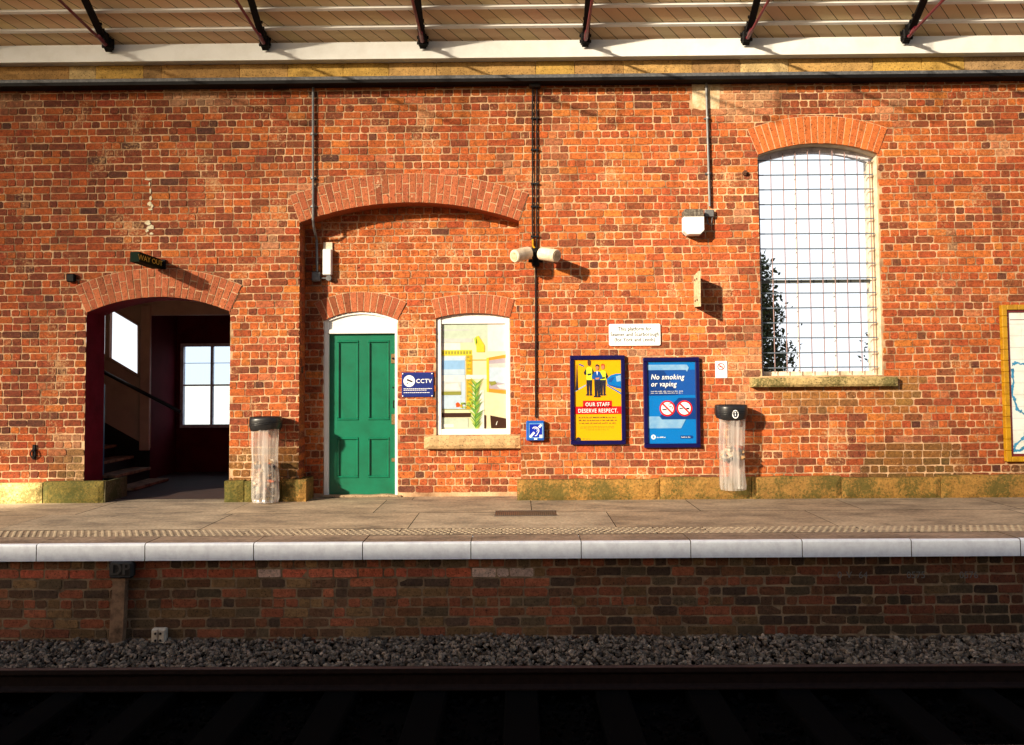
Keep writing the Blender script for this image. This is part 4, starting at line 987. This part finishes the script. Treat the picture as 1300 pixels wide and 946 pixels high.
for cx2 in (280, 458):
    c = U(cx2, 513); m.disc(*c, 82 * ux, yb - .006, I['red_print'], 28); m.disc(*c, 65 * ux, yb - .0072, I['white_print'], 28)
    if cx2 == 280: m.rect(c[0] - 52 * ux, c[0] - 8 * ux, c[1] - 20 * ux, c[1] - 6 * ux, yb - .0084, I['black_print']); m.ring(c[0] + 30 * ux, c[1] + 34 * ux, 12 * ux, 19 * ux, yb - .0084, I['black_print'], 12, 40, 300); m.ring(c[0] + 42 * ux, c[1] + 6 * ux, 8 * ux, 15 * ux, yb - .0084, I['black_print'], 10, -60, 160)
    else: m.rect(c[0] - 54 * ux, c[0] - 18 * ux, c[1] - 9 * ux, c[1] + 3 * ux, yb - .0084, I['black_print']); m.rect(c[0] + 18 * ux, c[0] + 50 * ux, c[1] - 12 * ux, c[1] + 6 * ux, yb - .0084, I['black_print'])
    m.line((c[0] - 50 * ux, c[1] + 50 * ux), (c[0] + 50 * ux, c[1] - 50 * ux), 17 * ux, yb - .0096, I['red_print'])
c = U(132, 788); m.disc(*c, 24 * ux, yb - .003, I['white_print']); m.disc(c[0], c[1], 12 * ux, yb - .0042, I['pale_blue_print']); words(212, 790, 90, 12, 'white_print', 3)
pl([(412, 776), (535, 776), (545, 790), (535, 804), (412, 804)], 'deep_blue_print', 3); words(472, 790, 100, 10, 'white_print', 4)
m.build('poster', ms, t)
m = MB(); m.face([(x0, -.046, z0), (x1, -.046, z0), (x1, -.046, z1), (x0, -.046, z1)]); m.build('pane', 'frame_glass', t)

# ---- platform sign
def plate(tl, br, y0, y1=-.002, bev=.004): 
    x0, z1 = P(*tl, y0); x1, z0 = P(*br, y0); return x0, x1, z0, z1
x0, x1, z0, z1 = plate((773, 411.5), (838.5, 438.5), -.02)
t = thing('platform_sign', ((x0 + x1) / 2, -.01, z0), 'white sign reading This platform for Seamer and Scarborough above the posters', 'sign')
m = MB(); r = .018; pts = []
for cx_, cz_, a0 in ((x1 - r, z0 + r, -90), (x1 - r, z1 - r, 0), (x0 + r, z1 - r, 90), (x0 + r, z0 + r, 180)):
    pts += [(cx_ + r * math.cos(R(a0 + 22.5 * k)), cz_ + r * math.sin(R(a0 + 22.5 * k))) for k in range(5)]
m.prism(pts, -.02, -.003); m.build('panel', 'white_sign', t)
m = MB(); cx_ = (x0 + x1) / 2; Hh = z1 - z0
for i, s_ in enumerate(('This platform for', 'Seamer and Scarborough', '(for York and Leeds)')): m.text(s_, cx_, z1 - Hh * (.31 + .25 * i), -.0215, Hh * .25, bold=.014, sx=.84, spc=1.05)
m.build('lettering', 'grey_text', t)
# ---- cctv sign
y = NY - .015; x0, x1, z0, z1 = plate((510, 473), (550.5, 504), y)
t = thing('camera_notice', ((x0 + x1) / 2, NY, z0), 'dark blue CCTV sign with a white disc between green door and picture window', 'sign')
m = MB(); m.bevbox(x0, x1, y, NY - .002, z0, z1, .004); m.build('panel', 'navy_sign', t)
m = MB(); wd, Hh = x1 - x0, z1 - z0; c = (x0 + wd * .235, z0 + Hh * .65)
m.disc(*c, Hh * .235, y - .0015, 0, 24); 
m.flat([(c[0] - .025, c[1] + .03), (c[0] + .045, c[1] + .0), (c[0] + .038, c[1] - .02), (c[0] - .03, c[1] + .006)], y - .003, 1); m.flat([(c[0] - .035, c[1] - .03), (c[0] - .01, c[1] - .012), (c[0] - .008, c[1] - .022), (c[0] - .028, c[1] - .04)], y - .003, 1)
m.text('CCTV', x0 + wd * .70, z0 + Hh * .57, y - .0015, Hh * .235, 0, bold=.015, spc=1.08)
for zf, l in ((.34, .86), (.28, .70), (.18, .82)):
    x = x0 + wd * .06
    while x < x0 + wd * (.06 + l): q = ru(.012, .03); m.rect(x, min(x + q, x0 + wd * .95), z0 + Hh * zf - .0035, z0 + Hh * zf + .0035, y - .0015); x += q + .005
m.build('lettering', ['white_print', 'black_print'], t)
m = MB()
for sx in (.03, .95):
    for sz in (.045, .95): m.tube([(x0 + wd * sx, y + .0, z0 + Hh * sz), (x0 + wd * sx, y - .006, z0 + Hh * sz)], .008, 10); m.nxt()
build_each(m, 'screw', 'white_print', t)
# ---- small no smoking notice
y = -.008; x0, x1, z0, z1 = plate((908, 458.5), (923.5, 480), y)
t = thing('no_smoking_notice', ((x0 + x1) / 2, 0, z0), 'small white no smoking notice right of the blue poster', 'sign')
m = MB(); m.bevbox(x0, x1, y, -.001, z0, z1, .002); m.build('panel', 'white_sign', t)
m = MB(); c = ((x0 + x1) / 2 - .003, z1 - .068); m.ring(*c, .034, .044, y - .001, 0); m.rect(c[0] - .025, c[0] + .022, c[1] - .007, c[1] + .003, y - .0012, 1); m.line((c[0] - .028, c[1] + .028), (c[0] + .028, c[1] - .028), .01, y - .002, 0)
for dz in (.125, .14, .155): m.rect(x0 + .03, x1 - .03, z1 - dz - .002, z1 - dz + .002, y - .001, 2)
m.build('symbol', ['red_print', 'black_print', 'pp_grey'], t)
# ---- hearing loop box
y = -.075; x0, x1, z0, z1 = plate((668, 534.5), (691.5, 559.5), y)
t = thing('help_box', ((x0 + x1) / 2, 0, z0), 'blue box with a white ear hearing loop symbol below the black cable', 'sign box')
m = MB(); m.bevbox(x0, x1, y, -.002, z0, z1, .012); m.build('casing', 'blue_box', t)
wd = x1 - x0; V2 = lambda px, py: (x0 + wd * (px - 235) / 540, z1 - (z1 - z0) * (py - 195) / 545)
m = MB(); q = [V2(*p) for p in ((315, 665), (735, 665), (735, 262), (315, 262))]; m.flat(q, y - .0012, 0); q = [V2(*p) for p in ((330, 645), (700, 645), (700, 285), (330, 285))]; m.flat(q, y - .0024, 1)
lw = .011
m.line(V2(345, 640), V2(470, 510), .026, y - .0036, 2); m.line(V2(610, 375), V2(680, 300), .026, y - .0036, 2)
path = [(420, 405), (450, 375), (500, 360), (560, 380), (605, 430), (605, 490), (570, 540), (540, 590), (490, 605)]
for a, b in zip(path[:-1], path[1:]): m.line(V2(*a), V2(*b), lw * .8, y - .0036, 2)
path = [(470, 420), (510, 395), (550, 420), (565, 460), (540, 500)]
for a, b in zip(path[:-1], path[1:]): m.line(V2(*a), V2(*b), lw * .5, y - .0036, 2)
m.flat([V2(*p) for p in ((625, 665), (700, 665), (700, 575), (625, 575))], y - .0048, 2); c_ = V2(662, 640); m.text('T', c_[0], c_[1], y - .006, .05, 1, bold=.02); m.flat([V2(*p) for p in ((465, 710), (555, 710), (555, 672), (465, 672))], y - .0048, 2)
m.build('symbol', ['pale_blue_print', 'blue_symbol', 'white_print'], t)
# ---- twin cables, conduits
def conduit(name, pts, r, matn, label, clips=(), cat='conduit', group='conduits running down the wall'):
    t = thing(name, pts[-1], label, cat, group)
    m = MB(); m.tube(pts, r, 10); m.build('pipe', matn, t)
    if clips:
        m = MB()
        for c in clips: m.tube([(c[0], c[1], c[2] - .012), (c[0], c[1], c[2] + .012)], r * 1.6, 8); m.box(c[0] - r * 2.6, c[0] + r * 2.6, c[1] + r, 0 if c[1] < .1 else NY, c[2] - .01, c[2] + .01); m.nxt()
        build_each(m, 'clip', matn, t)
    return t
def V(px, py, y): x, z = P(px, py, y); return (x, y, z)
zt = P(650, 100, -.03)[1]
a = V(397.5, 106, -.035); b = V(397.5, 279, -.035)
conduit('conduit', [a, b, V(398.5, 288, .02), V(402, 304, NY - .04), V(402.5, 345, NY - .04)], .016, 'grey_metal', 'grey conduit bending into the brick recess left of the green door', [V(397.5, 170, -.035), V(397.5, 226, -.035), V(397.5, 262, -.035)])
a = V(896.5, 103, -.035); b = V(901, 262, -.035)
conduit('conduit', [a, b], .015, 'grey_metal', 'grey conduit down to the junction box beside the white lamp', [V(898, 150, -.035), V(899.5, 220, -.035)])
m = MB(); m.bevbox(V(895, 270, -.06)[0], V(906.5, 270, -.06)[0], -.06, -.002, V(900, 275, -.06)[2], V(900, 266, -.06)[2], .006); m.tube([V(897, 273, -.03), V(899, 284, -.05), V(902.5, 287, -.05), V(904.5, 275, -.03)], .006, 6)
tag(m.build('junction_box', 'grey_metal', None), 'small grey junction box with a cable loop beside the white lamp', 'junction box')
t = thing('cable_run', V(680, 320, -.02), 'pair of black cables running down the wall to the twin cameras', 'cable')
m = MB()
for px in (676, 681.5):
    pts = [V(px + ru(-.3, .3), py, -.022) for py in range(104, 330, 16)]; m.tube(pts, .0095, 6); m.nxt()
build_each(m, 'cable', 'black_paint', t)
m = MB()
for py in (150, 190, 233, 262, 300): x, z = P(679, py, -.03); m.box(x - .05, x + .05, -.036, -.002, z - .008, z + .008); m.nxt()
x, z = P(679, 106, -.06); m.bevbox(x - .07, x + .07, -.1, -.002, z - .05, z + .05, .01)
build_each(m, 'clip', 'black_paint', t)
m = MB(); m.tube([V(680 + (q % 2) * .3, py, -.02) for q, py in enumerate(range(330, 536, 20))], .011, 6)
tag(m.build('cable', 'black_paint', None), 'single dark cable dropping from the cameras to the blue ear symbol box', 'cable')
# ---- cctv camera pair
def camera_unit(px0, py0, px1, py1, ya, yb_, label):
    a = Vector(V(px0, py0, ya)); b = Vector(V(px1, py1, yb_)); t = thing('surveillance_camera', tuple(b), label, 'camera', 'twin wall cameras'); d = (b - a).normalized()
    m = MB(); m.tube([a, a + d * .012, b - d * .012, b], [.068, .077, .077, .066], 20); m.build('housing', 'cream_paint', t, smooth=False)
    m = MB(); m.tube([a - d * .004, a + d * .001], [.05, .05], 18); m.build('lens_cover', 'bracket_metal', t)
    m = MB(); m.tube([b, b + d * .03, Vector(V(680, 330, -.06))], .014, 8); m.build('mount_arm', 'black_paint', t)
camera_unit(652.5, 325.5, 671.5, 321, -.38, -.2, 'left white camera pointing along the platform, above the ear symbol box')
camera_unit(707, 325, 687, 322, -.40, -.2, 'right white camera pointing along the platform, above the ear symbol box')
m = MB(); x, z = P(680, 328, -.06); m.bevbox(x - .045, x + .045, -.11, -.002, z - .1, z + .12, .012); m.bevbox(x - .09, x + .09, -.09, -.03, z - .05, z - .01, .01)
mt_ = m.build('camera_mount', 'black_iron', None); tag(mt_, 'black wall mount between the two white cameras', 'mount')
m = MB(); m.tube([V(676.5, 304, -.03), V(676.5, 312, -.05), V(679, 316, -.08)], .012, 6); m.build('yellow_tape', 'yellow_enamel', mt_)
# ---- flood lamp
y = -.16; x0, x1, z0, z1 = plate((868, 265.5), (894.5, 297.5), y)
t = thing('wall_lamp', ((x0 + x1) / 2, 0, z0), 'white octagonal bulkhead lamp with dark weathered top on the wall', 'lamp')
wd, Hh = x1 - x0, z1 - z0; q = .045
m = MB(); zs_ = z1 - Hh * .30; m.prism([(x0 + .012, zs_), (x1 - .004, zs_), (x1 - .004, z1 - .015), (x1 - .02, z1), (x0 + .02, z1), (x0 + .004, z1 - .015)], y + .01, -.002); m.build('hood', 'lamp_top', t)
m = MB(); pt_ = [(x0 + q, z0), (x1 - q, z0), (x1, z0 + q), (x1, zs_ - .001), (x0, zs_ - .001), (x0, z0 + q)]; ins = .008
inn = [(p[0] + (ins if p[0] < (x0 + x1) / 2 else -ins), p[1] + (ins if p[1] < (z0 + zs_) / 2 else -ins)) for p in pt_]
m.flat(inn, y - .012)
for k in range(6): a, b, c, d = pt_[k], pt_[(k + 1) % 6], inn[(k + 1) % 6], inn[k]; m.face([(a[0], y, a[1]), (b[0], y, b[1]), (c[0], y - .012, c[1]), (d[0], y - .012, d[1])]); m.face([(a[0], y, a[1]), (a[0], -.03, a[1]), (b[0], -.03, b[1]), (b[0], y, b[1])])
m.build('diffuser', 'white_sign', t)
m = MB(); m.prism([(x0 + .01, z0 + .02), (x1 - .01, z0 + .02), (x1 - .01, z1 - .02), (x0 + .01, z1 - .02)], -.029, -.002); m.build('back_plate', 'lamp_top', t)
# ---- tube lamp beside the door
yn = NY - .09; x0, x1, z0, z1 = plate((409.5, 316), (420.5, 349), yn)
t = thing('strip_lamp', ((x0 + x1) / 2, NY, z0), 'slim white upright lamp unit in the recess above the green door', 'lamp')
m = MB(); m.bevbox(x0, x1, yn, NY - .02, z0, z1, .01); m.build('diffuser', 'white_sign', t)
m = MB(); m.bevbox(x0 - .008, x1 - .0, NY - .022, NY - .002, z0 + .02, P(415, 308, NY)[1], .004); m.build('back_plate', 'cream_paint', t)
m = MB(); a = V(417, 353, NY - .07); m.tube([a, (a[0], NY - .01, a[2])], .035, 12); m.tube([(a[0] - .1, NY - .05, a[2]), (a[0], NY - .05, a[2])], .012, 6); m.build('sensor', 'grey_metal', t)
m = MB(); a = V(395.5, 357, NY - .08); b = V(406, 345, NY - .08); m.bevbox(a[0], b[0], NY - .08, NY - .002, a[2], b[2], .008); m.bevbox(a[0] + .03, b[0] - .015, NY - .087, NY - .08, a[2] + .02, b[2] - .02, .002)
tag(m.build('junction_box', 'grey_metal', None), 'grey junction box at the foot of the conduit inside the recess', 'junction box')
# ---- edge-on bracket plate
t = thing('sign_bracket', V(883, 390, 0), 'cream metal plate projecting edge on from the wall left of the arched window', 'bracket')
m = MB(); ya, yb2 = -.34, -.03
xa = V(887, 365, ya)[0]; xw = V(880.5, 365, -.0)[0]
zt1, zb1 = P(886.5, 344, ya)[1], P(886.5, 389, ya)[1]
m.face([(xw, -.01, zt1 - .02), (xa, ya, zt1), (xa, ya, zb1), (xw, -.01, zb1 + .02)]); m.face([(xw + .022, -.01, zt1 - .02), (xa + .022, ya, zt1), (xa + .022, ya, zb1), (xw + .022, -.01, zb1 + .02)])
m.face([(xa, ya, zt1), (xa + .022, ya, zt1), (xa + .022, ya, zb1), (xa, ya, zb1)]); m.face([(xw, -.01, zt1 - .02), (xw + .022, -.01, zt1 - .02), (xa + .022, ya, zt1), (xa, ya, zt1)]); m.face([(xw, -.01, zb1 + .02), (xw + .022, -.01, zb1 + .02), (xa + .022, ya, zb1), (xa, ya, zb1)])
m.build('plate', 'bracket_metal', t)
m = MB()
for f in (.2, .8):
    z = zb1 + (zt1 - zb1) * f
    for g in (.35, .75): p = Vector((xw + (xa - xw) * g, -.01 + (ya + .01) * g, z)); m.tube([p - X3 * .012, p], .012, 8); m.nxt()
build_each(m, 'bolt', 'rust', t)
# ---- hanging way out sign, seen obliquely
ua = Vector(V(171, 326, -.60)); ub = Vector(V(199, 335.5, -.06)); hgt = .115
t = thing('hanging_sign', tuple(ub), 'dark green direction sign projecting from the wall above the passage arch', 'sign')
d = (ub - ua).normalized(); nrm = Vector((0, 0, 1)).cross(d).normalized(); th = .055
m = MB()
def q8(p, e, h0, h1, t0, t1):
    v = [p + nrm * t0 + Z3 * h0, e + nrm * t0 + Z3 * h0, e + nrm * t1 + Z3 * h0, p + nrm * t1 + Z3 * h0, p + nrm * t0 + Z3 * h1, e + nrm * t0 + Z3 * h1, e + nrm * t1 + Z3 * h1, p + nrm * t1 + Z3 * h1]
    for f in ((0, 3, 2, 1), (4, 5, 6, 7), (0, 1, 5, 4), (1, 2, 6, 5), (2, 3, 7, 6), (3, 0, 4, 7)): m.face([v[k] for k in f])
q8(ua, ub, -hgt / 2, hgt / 2, -th, th); m.build('sign_box', 'sign_green', t)
m = MB(); wpt = V(207, 336, -.0); m.tube([ub - d * .01, (ub.x + .03, -.03, ub.z - .01), (wpt[0], -.002, wpt[2])], .028, 8); m.bevbox(wpt[0] - .04, wpt[0] + .04, -.03, -.002, wpt[2] - .06, wpt[2] + .06, .005); m.build('bracket', 'black_iron', t)
m = MB()
mid = (ua + ub) / 2; side = -1 if nrm.x < 0 else 1
fn = nrm * (-1 if nrm.dot(CO - mid) < 0 else 1)
Mx = Matrix.Translation(mid + fn * (th + .002)) @ Matrix(((-fn).cross(Z3), -fn, Z3)).transposed().to_4x4()
m.text('WAY OUT', 0, -.026, 0, .085, bold=.02, M=Mx, sx=1.5); m.build('lettering', 'sign_text', t)
# ---- odd iron fixings
def fixing(px, py, y, label, kind):
    x, z = P(px, py, y); m = MB()
    if kind == 'block': m.bevbox(x - .05, x + .05, y - .03, -.002, z - .05, z + .05, .012)
    elif kind == 'bolt': m.tube([(x, 0, z), (x, y - .01, z)], .032, 10); m.tube([(x, y - .012, z), (x, y - .03, z)], .018, 6)
    else:
        m.bevbox(x - .02, x + .02, -.025, -.002, z - .09, z + .09, .005); n = 12; m.tube([(x + .03 * math.cos(2 * math.pi * k / n), -.04, z - .02 + .045 * math.sin(2 * math.pi * k / n)) for k in range(n + 1)], .009, 6)
    tag(m.build('iron_fixing', 'rust' if kind == 'bolt' else 'black_iron', None), label, 'fixing')
fixing(90.5, 353, -.03, 'small black iron block left of the passage arch', 'block'); fixing(946, 219.5, -.02, 'round rusty bolt head left of the arched window', 'bolt'); fixing(43, 574, -.02, 'black iron ring on a back plate low on the wall at far left', 'ring')
# ---- tiled map in a yellow frame
y = -.07; x0, z1 = P(1272, 387, y); z0 = P(1279, 586.5, y)[1]; x0 = P(1275, 480, y)[0]; x1 = x0 + 1.75
t = thing('tiled_wall_map', ((x0 + x1) / 2, 0, z0), 'white tiled wall map with blue coastline in a yellow tile frame at far right', 'wall map')
m = MB(); f = .062; n = 14
for k in range(n):
    a, b = z0 + (z1 - z0) * k / n, z0 + (z1 - z0) * (k + 1) / n; m.bevbox(x0, x0 + f, y, -.002, a + .001, b - .001, .006); m.bevbox(x1 - f, x1, y, -.002, a + .001, b - .001, .006)
n = 12
for k in range(n):
    a, b = x0 + f + (x1 - x0 - 2 * f) * k / n, x0 + f + (x1 - x0 - 2 * f) * (k + 1) / n; m.bevbox(a + .001, b - .001, y, -.002, z0, z0 + f, .006); m.bevbox(a + .001, b - .001, y, -.002, z1 - f, z1, .006)
m.build('frame', 'yellow_enamel', t)
m = MB(); g = .03; xi0, xi1, zi0, zi1 = x0 + f, x1 - f, z0 + f, z1 - f; y2 = -.045
k = zi0
while k < zi1: e = min(k + .03, zi1); m.box(xi0, xi0 + g, y2, -.01, k + .001, e - .001); m.box(xi1 - g, xi1, y2, -.01, k + .001, e - .001); k += .03
k = xi0 + g
while k < xi1 - g: e = min(k + .03, xi1 - g); m.box(k + .001, e - .001, y2, -.01, zi0, zi0 + g); m.box(k + .001, e - .001, y2, -.01, zi1 - g, zi1); k += .03
m.build('border', 'tile_maroon', t)
m = MB(); xa, xb, za, zb2 = xi0 + g, xi1 - g, zi0 + g, zi1 - g; m.box(xa, xb, -.025, -.01, za, zb2, 1); nx, nz = 10, 12
for i in range(nx):
    for k in range(nz): m.bevbox(xa + (xb - xa) * i / nx + .0012, xa + (xb - xa) * (i + 1) / nx - .0012, -.034, -.024, za + (zb2 - za) * k / nz + .0012, za + (zb2 - za) * (k + 1) / nz - .0012, .001)
m.build('tiles', ['tile_white', 'pp_grey'], t)
m = MB(); TM = lambda px, py: P(px, py, -.035)
m.rect(xa + .02, xb - .02, TM(1290, 406)[1] - .004, TM(1290, 406)[1] + .004, -.0355, 1)
coast = [(1285, 463), (1292, 461), (1301, 463), (1312, 470), (1326, 482), (1338, 505), (1352, 520), (1372, 528), (1390, 545), (1400, 560)]
c2 = [(1285, 468), (1287, 485), (1285, 500), (1289, 512), (1294, 522), (1301, 526), (1312, 522), (1306, 540), (1299, 556), (1290, 564), (1287, 572), (1296, 572), (1304, 565), (1318, 562)]
for cc in (coast, c2):
    for a, b in zip(cc[:-1], cc[1:]):
        A_, B_ = Vector(TM(*a)), Vector(TM(*b)); n = 4
        pr0 = A_
        for k in range(1, n + 1):
            q = A_.lerp(B_, k / n) + (Vector((ru(-.012, .012), ru(-.012, .012))) if k < n else Vector((0, 0))); m.line(tuple(pr0), tuple(q), ru(.014, .045), -.0358 - .0002 * rnd(), 0); pr0 = q
m.build('map_lines', ['tile_blue', 'tile_maroon'], t)

# ---- litter bins with clear bags
mat('litter_a', (.38, .22, .10), .8); mat('litter_b', (.06, .05, .05), .7); mat('litter_c', (.5, .10, .02), .6); mat('litter_d', (.42, .34, .26), .6)
def litter_bin(tl, br, bag_b, yy, label, fill_top, fill_bot, symbol, seed, bw, lower_clear=False):
    random.seed(seed); x0, z1 = P(*tl, yy); x1, z0 = P(*br, yy); cx_ = (x0 + x1) / 2; yc = yy + .17; rx = (x1 - x0) / 2
    t = thing('litter_bin', (cx_, -.1, P(*bag_b, yy)[1]), label, 'litter bin', 'bag bins against the wall')
    m = MB(); n = 28
    def ringv(r, z, ry=.17): return [(cx_ + r * math.copysign(abs(math.cos(a)) ** .7, math.cos(a)), yc + ry * math.sin(a), z + .012 * math.sin(a * 2 + seed) * (z < z1 - .02)) for a in [2 * math.pi * k / n for k in range(n)]]
    prof = [(rx * .92, z0 + .0, .15), (rx * .96, z0 + .02, .16), (rx, z0 + .05, .17), (rx, z1 - .03, .175), (rx * .97, z1, .17), (rx * .8, z1 - .0, .14), (rx * .78, z1 - .05, .13)]
    rg = []
    for r, z, ry in prof: i = len(m.v); m.v += ringv(r, z, ry); rg.append(i)
    for a, b in zip(rg[:-1], rg[1:]):
        for k in range(n): m.f.append((a + k, a + (k + 1) % n, b + (k + 1) % n, b + k)); m.m.append(0); m.c.append((1, 1, 1))
    m.f.append(tuple(rg[-1] + k for k in range(n))); m.m.append(0); m.c.append((1, 1, 1))
    for zz in (z0 + .07, z0 + .09): m.tube([(p[0], p[1] - .002, zz + .02 * math.sin((p[0] - cx_) * 6)) for p in ringv(rx * 1.005, zz, .174)[n // 2:n]], .004, 5)
    m.bevbox(cx_ - .06, cx_ + .06, yc + .12, -.0, z0 + .02, z1 - .02, .008)
    ho = m.build('holder', 'black_paint', t, smooth=True)
    if symbol:
        m = MB(); a, b = P(933.5, 526, yy); m.disc(a, b, .038, yy - .004, 0, 18, .05); m.disc(a, b, .027, yy - .0055, 1, 16, .038); m.rect(a - .006, a + .004, b - .02, b + .012, yy - .007, 0); m.disc(a - .002, b + .02, .008, yy - .007, 0); m.build('symbol', ['white_print', 'black_print'], t)
    zb = P(*bag_b, yy)[1]; m = MB(); n = 72; nz = 16; rb = bw; rg = []
    ph = [ru(0, 6.3) for _ in range(6)]
    for j in range(nz + 1):
        v = j / nz; z = z0 + .02 + (zb - z0 - .02) * v; rr = rb * (1 - .03 * math.sin(v * 3.1)) * (1 + .03 * N(v * 3, seed, 1.0)); i = len(m.v)
        if j == nz: rr *= .93
        for k in range(n):
            a = 2 * math.pi * k / n; fo = .007 * math.sin(a * 11 + ph[0] + v * 1.5) + .006 * math.sin(a * 19 + ph[1] - v) + .004 * math.sin(a * 31 + ph[2] + v * 3)
            fo *= (1 - .35 * v); fo += .015 * noise.noise(Vector((math.cos(a) * 2.2, math.sin(a) * 2.2 + seed, z * 5))) * min(1, v * 3); m.v.append((cx_ + (rr + fo) * math.cos(a) + .006 * math.sin(v * 6 + seed), yc + (rr * .8 + fo) * math.sin(a) - .02, z))
        rg.append(i)
    for a, b in zip(rg[:-1], rg[1:]):
        for k in range(n): m.f.append((a + k, b + k, b + (k + 1) % n, a + (k + 1) % n)); m.m.append(0); m.c.append((1, 1, 1))
    if not lower_clear: m.f.append(tuple(rg[-1] + k for k in range(n))); m.m.append(0); m.c.append((1, 1, 1))
    m.build('bag', 'plastic_bag', t, smooth=True)
    m = MB(); zf = P(cx_, fill_top, yy)[1]; zg = P(cx_, fill_bot, yy)[1]
    for k in range(95):
        a = ru(0, 6.3); r = rb * .82 * math.sqrt(rnd()); z = ru(zg + .03, zf); mi = random.choice((0, 0, 1, 3, 3, 2) if not symbol else (0, 3, 3, 0, 1, 2))
        i0 = len(m.v); chip(m, cx_ + r * math.cos(a), yc - .02 + r * .75 * math.sin(a), z, ru(.02, .055), (1, 1, 1))
        for q in range(20): m.m[-1 - q] = mi
    m.build('rubbish', ['litter_a', 'litter_b', 'litter_c', 'litter_d'], t)
litter_bin((311.5, 530), (352.5, 546.5), (335, 639.5), -.36, 'bag bin with black rim in front of the brick pier between passage and green door', 590, 638, False, 3, .158)
litter_bin((912, 514.5), (953.5, 532.5), (931, 624), -.36, 'bag bin with black rim and round white symbol right of the posters', 575, 594, True, 8, .15, True)

# ---- blue ticket machine just inside the passage
m = MB(); xa, xb = P(112, 500, .75)[0], P(134.5, 500, 1.05)[0]; za = P(130, 487, .75)[1]
t = thing('ticket_machine', ((xa + xb) / 2, .9, 0), 'pale blue upright machine half hidden inside the passage behind its left jamb', 'machine')
m.bevbox(xa, xb, .75, 1.05, .0, za, .02); m.build('casing', 'machine_blue', t)
m = MB(); m.bevbox(xa + .02, xb - .025, .742, .7505, za - .28, za - .06, .003); m.build('screen', 'black_print', t)

# ================================================================== BEYOND THE WALL
m = MB(); m.face([(-300, 3.45, -.3), (300, 3.45, -.3), (300, 600, -.3), (-300, 600, -.3)]); struct(m.build('ground', 'field', None))
def tree(x, y, h, w_, seed, label, n, r0, low=.1):
    random.seed(seed); t = thing('tree', (x, y, -.3), label, 'tree', 'trees beyond the arched window')
    m = MB(); m.tube([(x, y, -.3), (x + .05, y, h * .3), (x - .04, y, h * .7), (x, y, h * .95)], [.14, .11, .06, .015], 8)
    for k in range(26): z = ru(low, .92) * h; a = ru(0, 6.3); L = w_ * (1 - z / h) ** .7 * .8; m.tube([(x, y, z), (x + L * math.cos(a), y + L * math.sin(a), z + L * ru(-.1, .4))], [.025, .006], 5)
    m.build('trunk', 'bark', t)
    m = MB(); cl = []
    for k in range(int(n / 22)):
        z = (low + (1 - low) * rnd()) * h; a = ru(0, 6.3); rr = w_ * (1 - z / h) ** .7 * ru(.35, 1); cl.append((x + rr * math.cos(a), y + rr * math.sin(a), z))
    for c in cl:
        for _ in range(22):
            p = Vector(c) + Vector((random.gauss(0, .12), random.gauss(0, .12), random.gauss(0, .08))); a = Vector((ru(-1, 1), ru(-1, 1), ru(-1, 1))).normalized(); b = a.cross(Vector((ru(-1, 1), ru(-1, 1), ru(-1, 1)))).normalized(); s_ = ru(.03, .065)
            m.face([p - a * s_, p - b * s_ * .5, p + a * s_, p + b * s_ * .5])
    m.build('crown', 'leaf', t)
x, z = P(957, 350, 5.0); tree(x + .0, 5.0, z + 0.25, 1.0, 5, 'dark conifer seen low at the left side of the arched window', 9500, .5)
x, z = P(1112, 392, 6.5); tree(x + .25, 6.5, z + .2, .65, 9, 'thin dark tree seen at the right edge of the arched window', 2400, .3)

# ================================================================== OPPOSITE PLATFORM, AND ADDED SCREEN SHAPING THE SUN
OB = thing('added_sun_screen', (-8, -13, 0), 'unseen blocker and sun filter added behind the camera to shape the light', 'wall')  # unseen screen added to block and filter the sun
m = MB(); m.box(-26, 12, -13.4, -13.0, -1.2, 10.4 * SZ); m.build('wall', 'post_wood', OB)  # added blocker that keeps the sun off track and coping
m = MB(); hz = 12.95 * SZ; hole = [(-22, hz - .7), (-18.45, hz - .7), (-18.45, hz - .1), (-18.9, hz + .3), (-22, hz + .35)]  # opening cut to let full sun onto the far left plinth
m.holes([(-26, 10.4 * SZ), (12, 10.4 * SZ), (12, 16), (-26, 16)], [hole], -13.05); m.build('sun_filter', 'sun_filter_glass', OB)
m = MB(); m.face([(-30, -30, -.01), (30, -30, -.01), (30, -9.3, -.01), (-30, -9.3, -.01)]); m.face([(-30, -9.3, -1.13), (30, -9.3, -1.13), (30, -9.3, -.01), (-30, -9.3, -.01)]); m.cur = (1, 1, 1); struct(m.build('opposite_platform', 'paving', None))
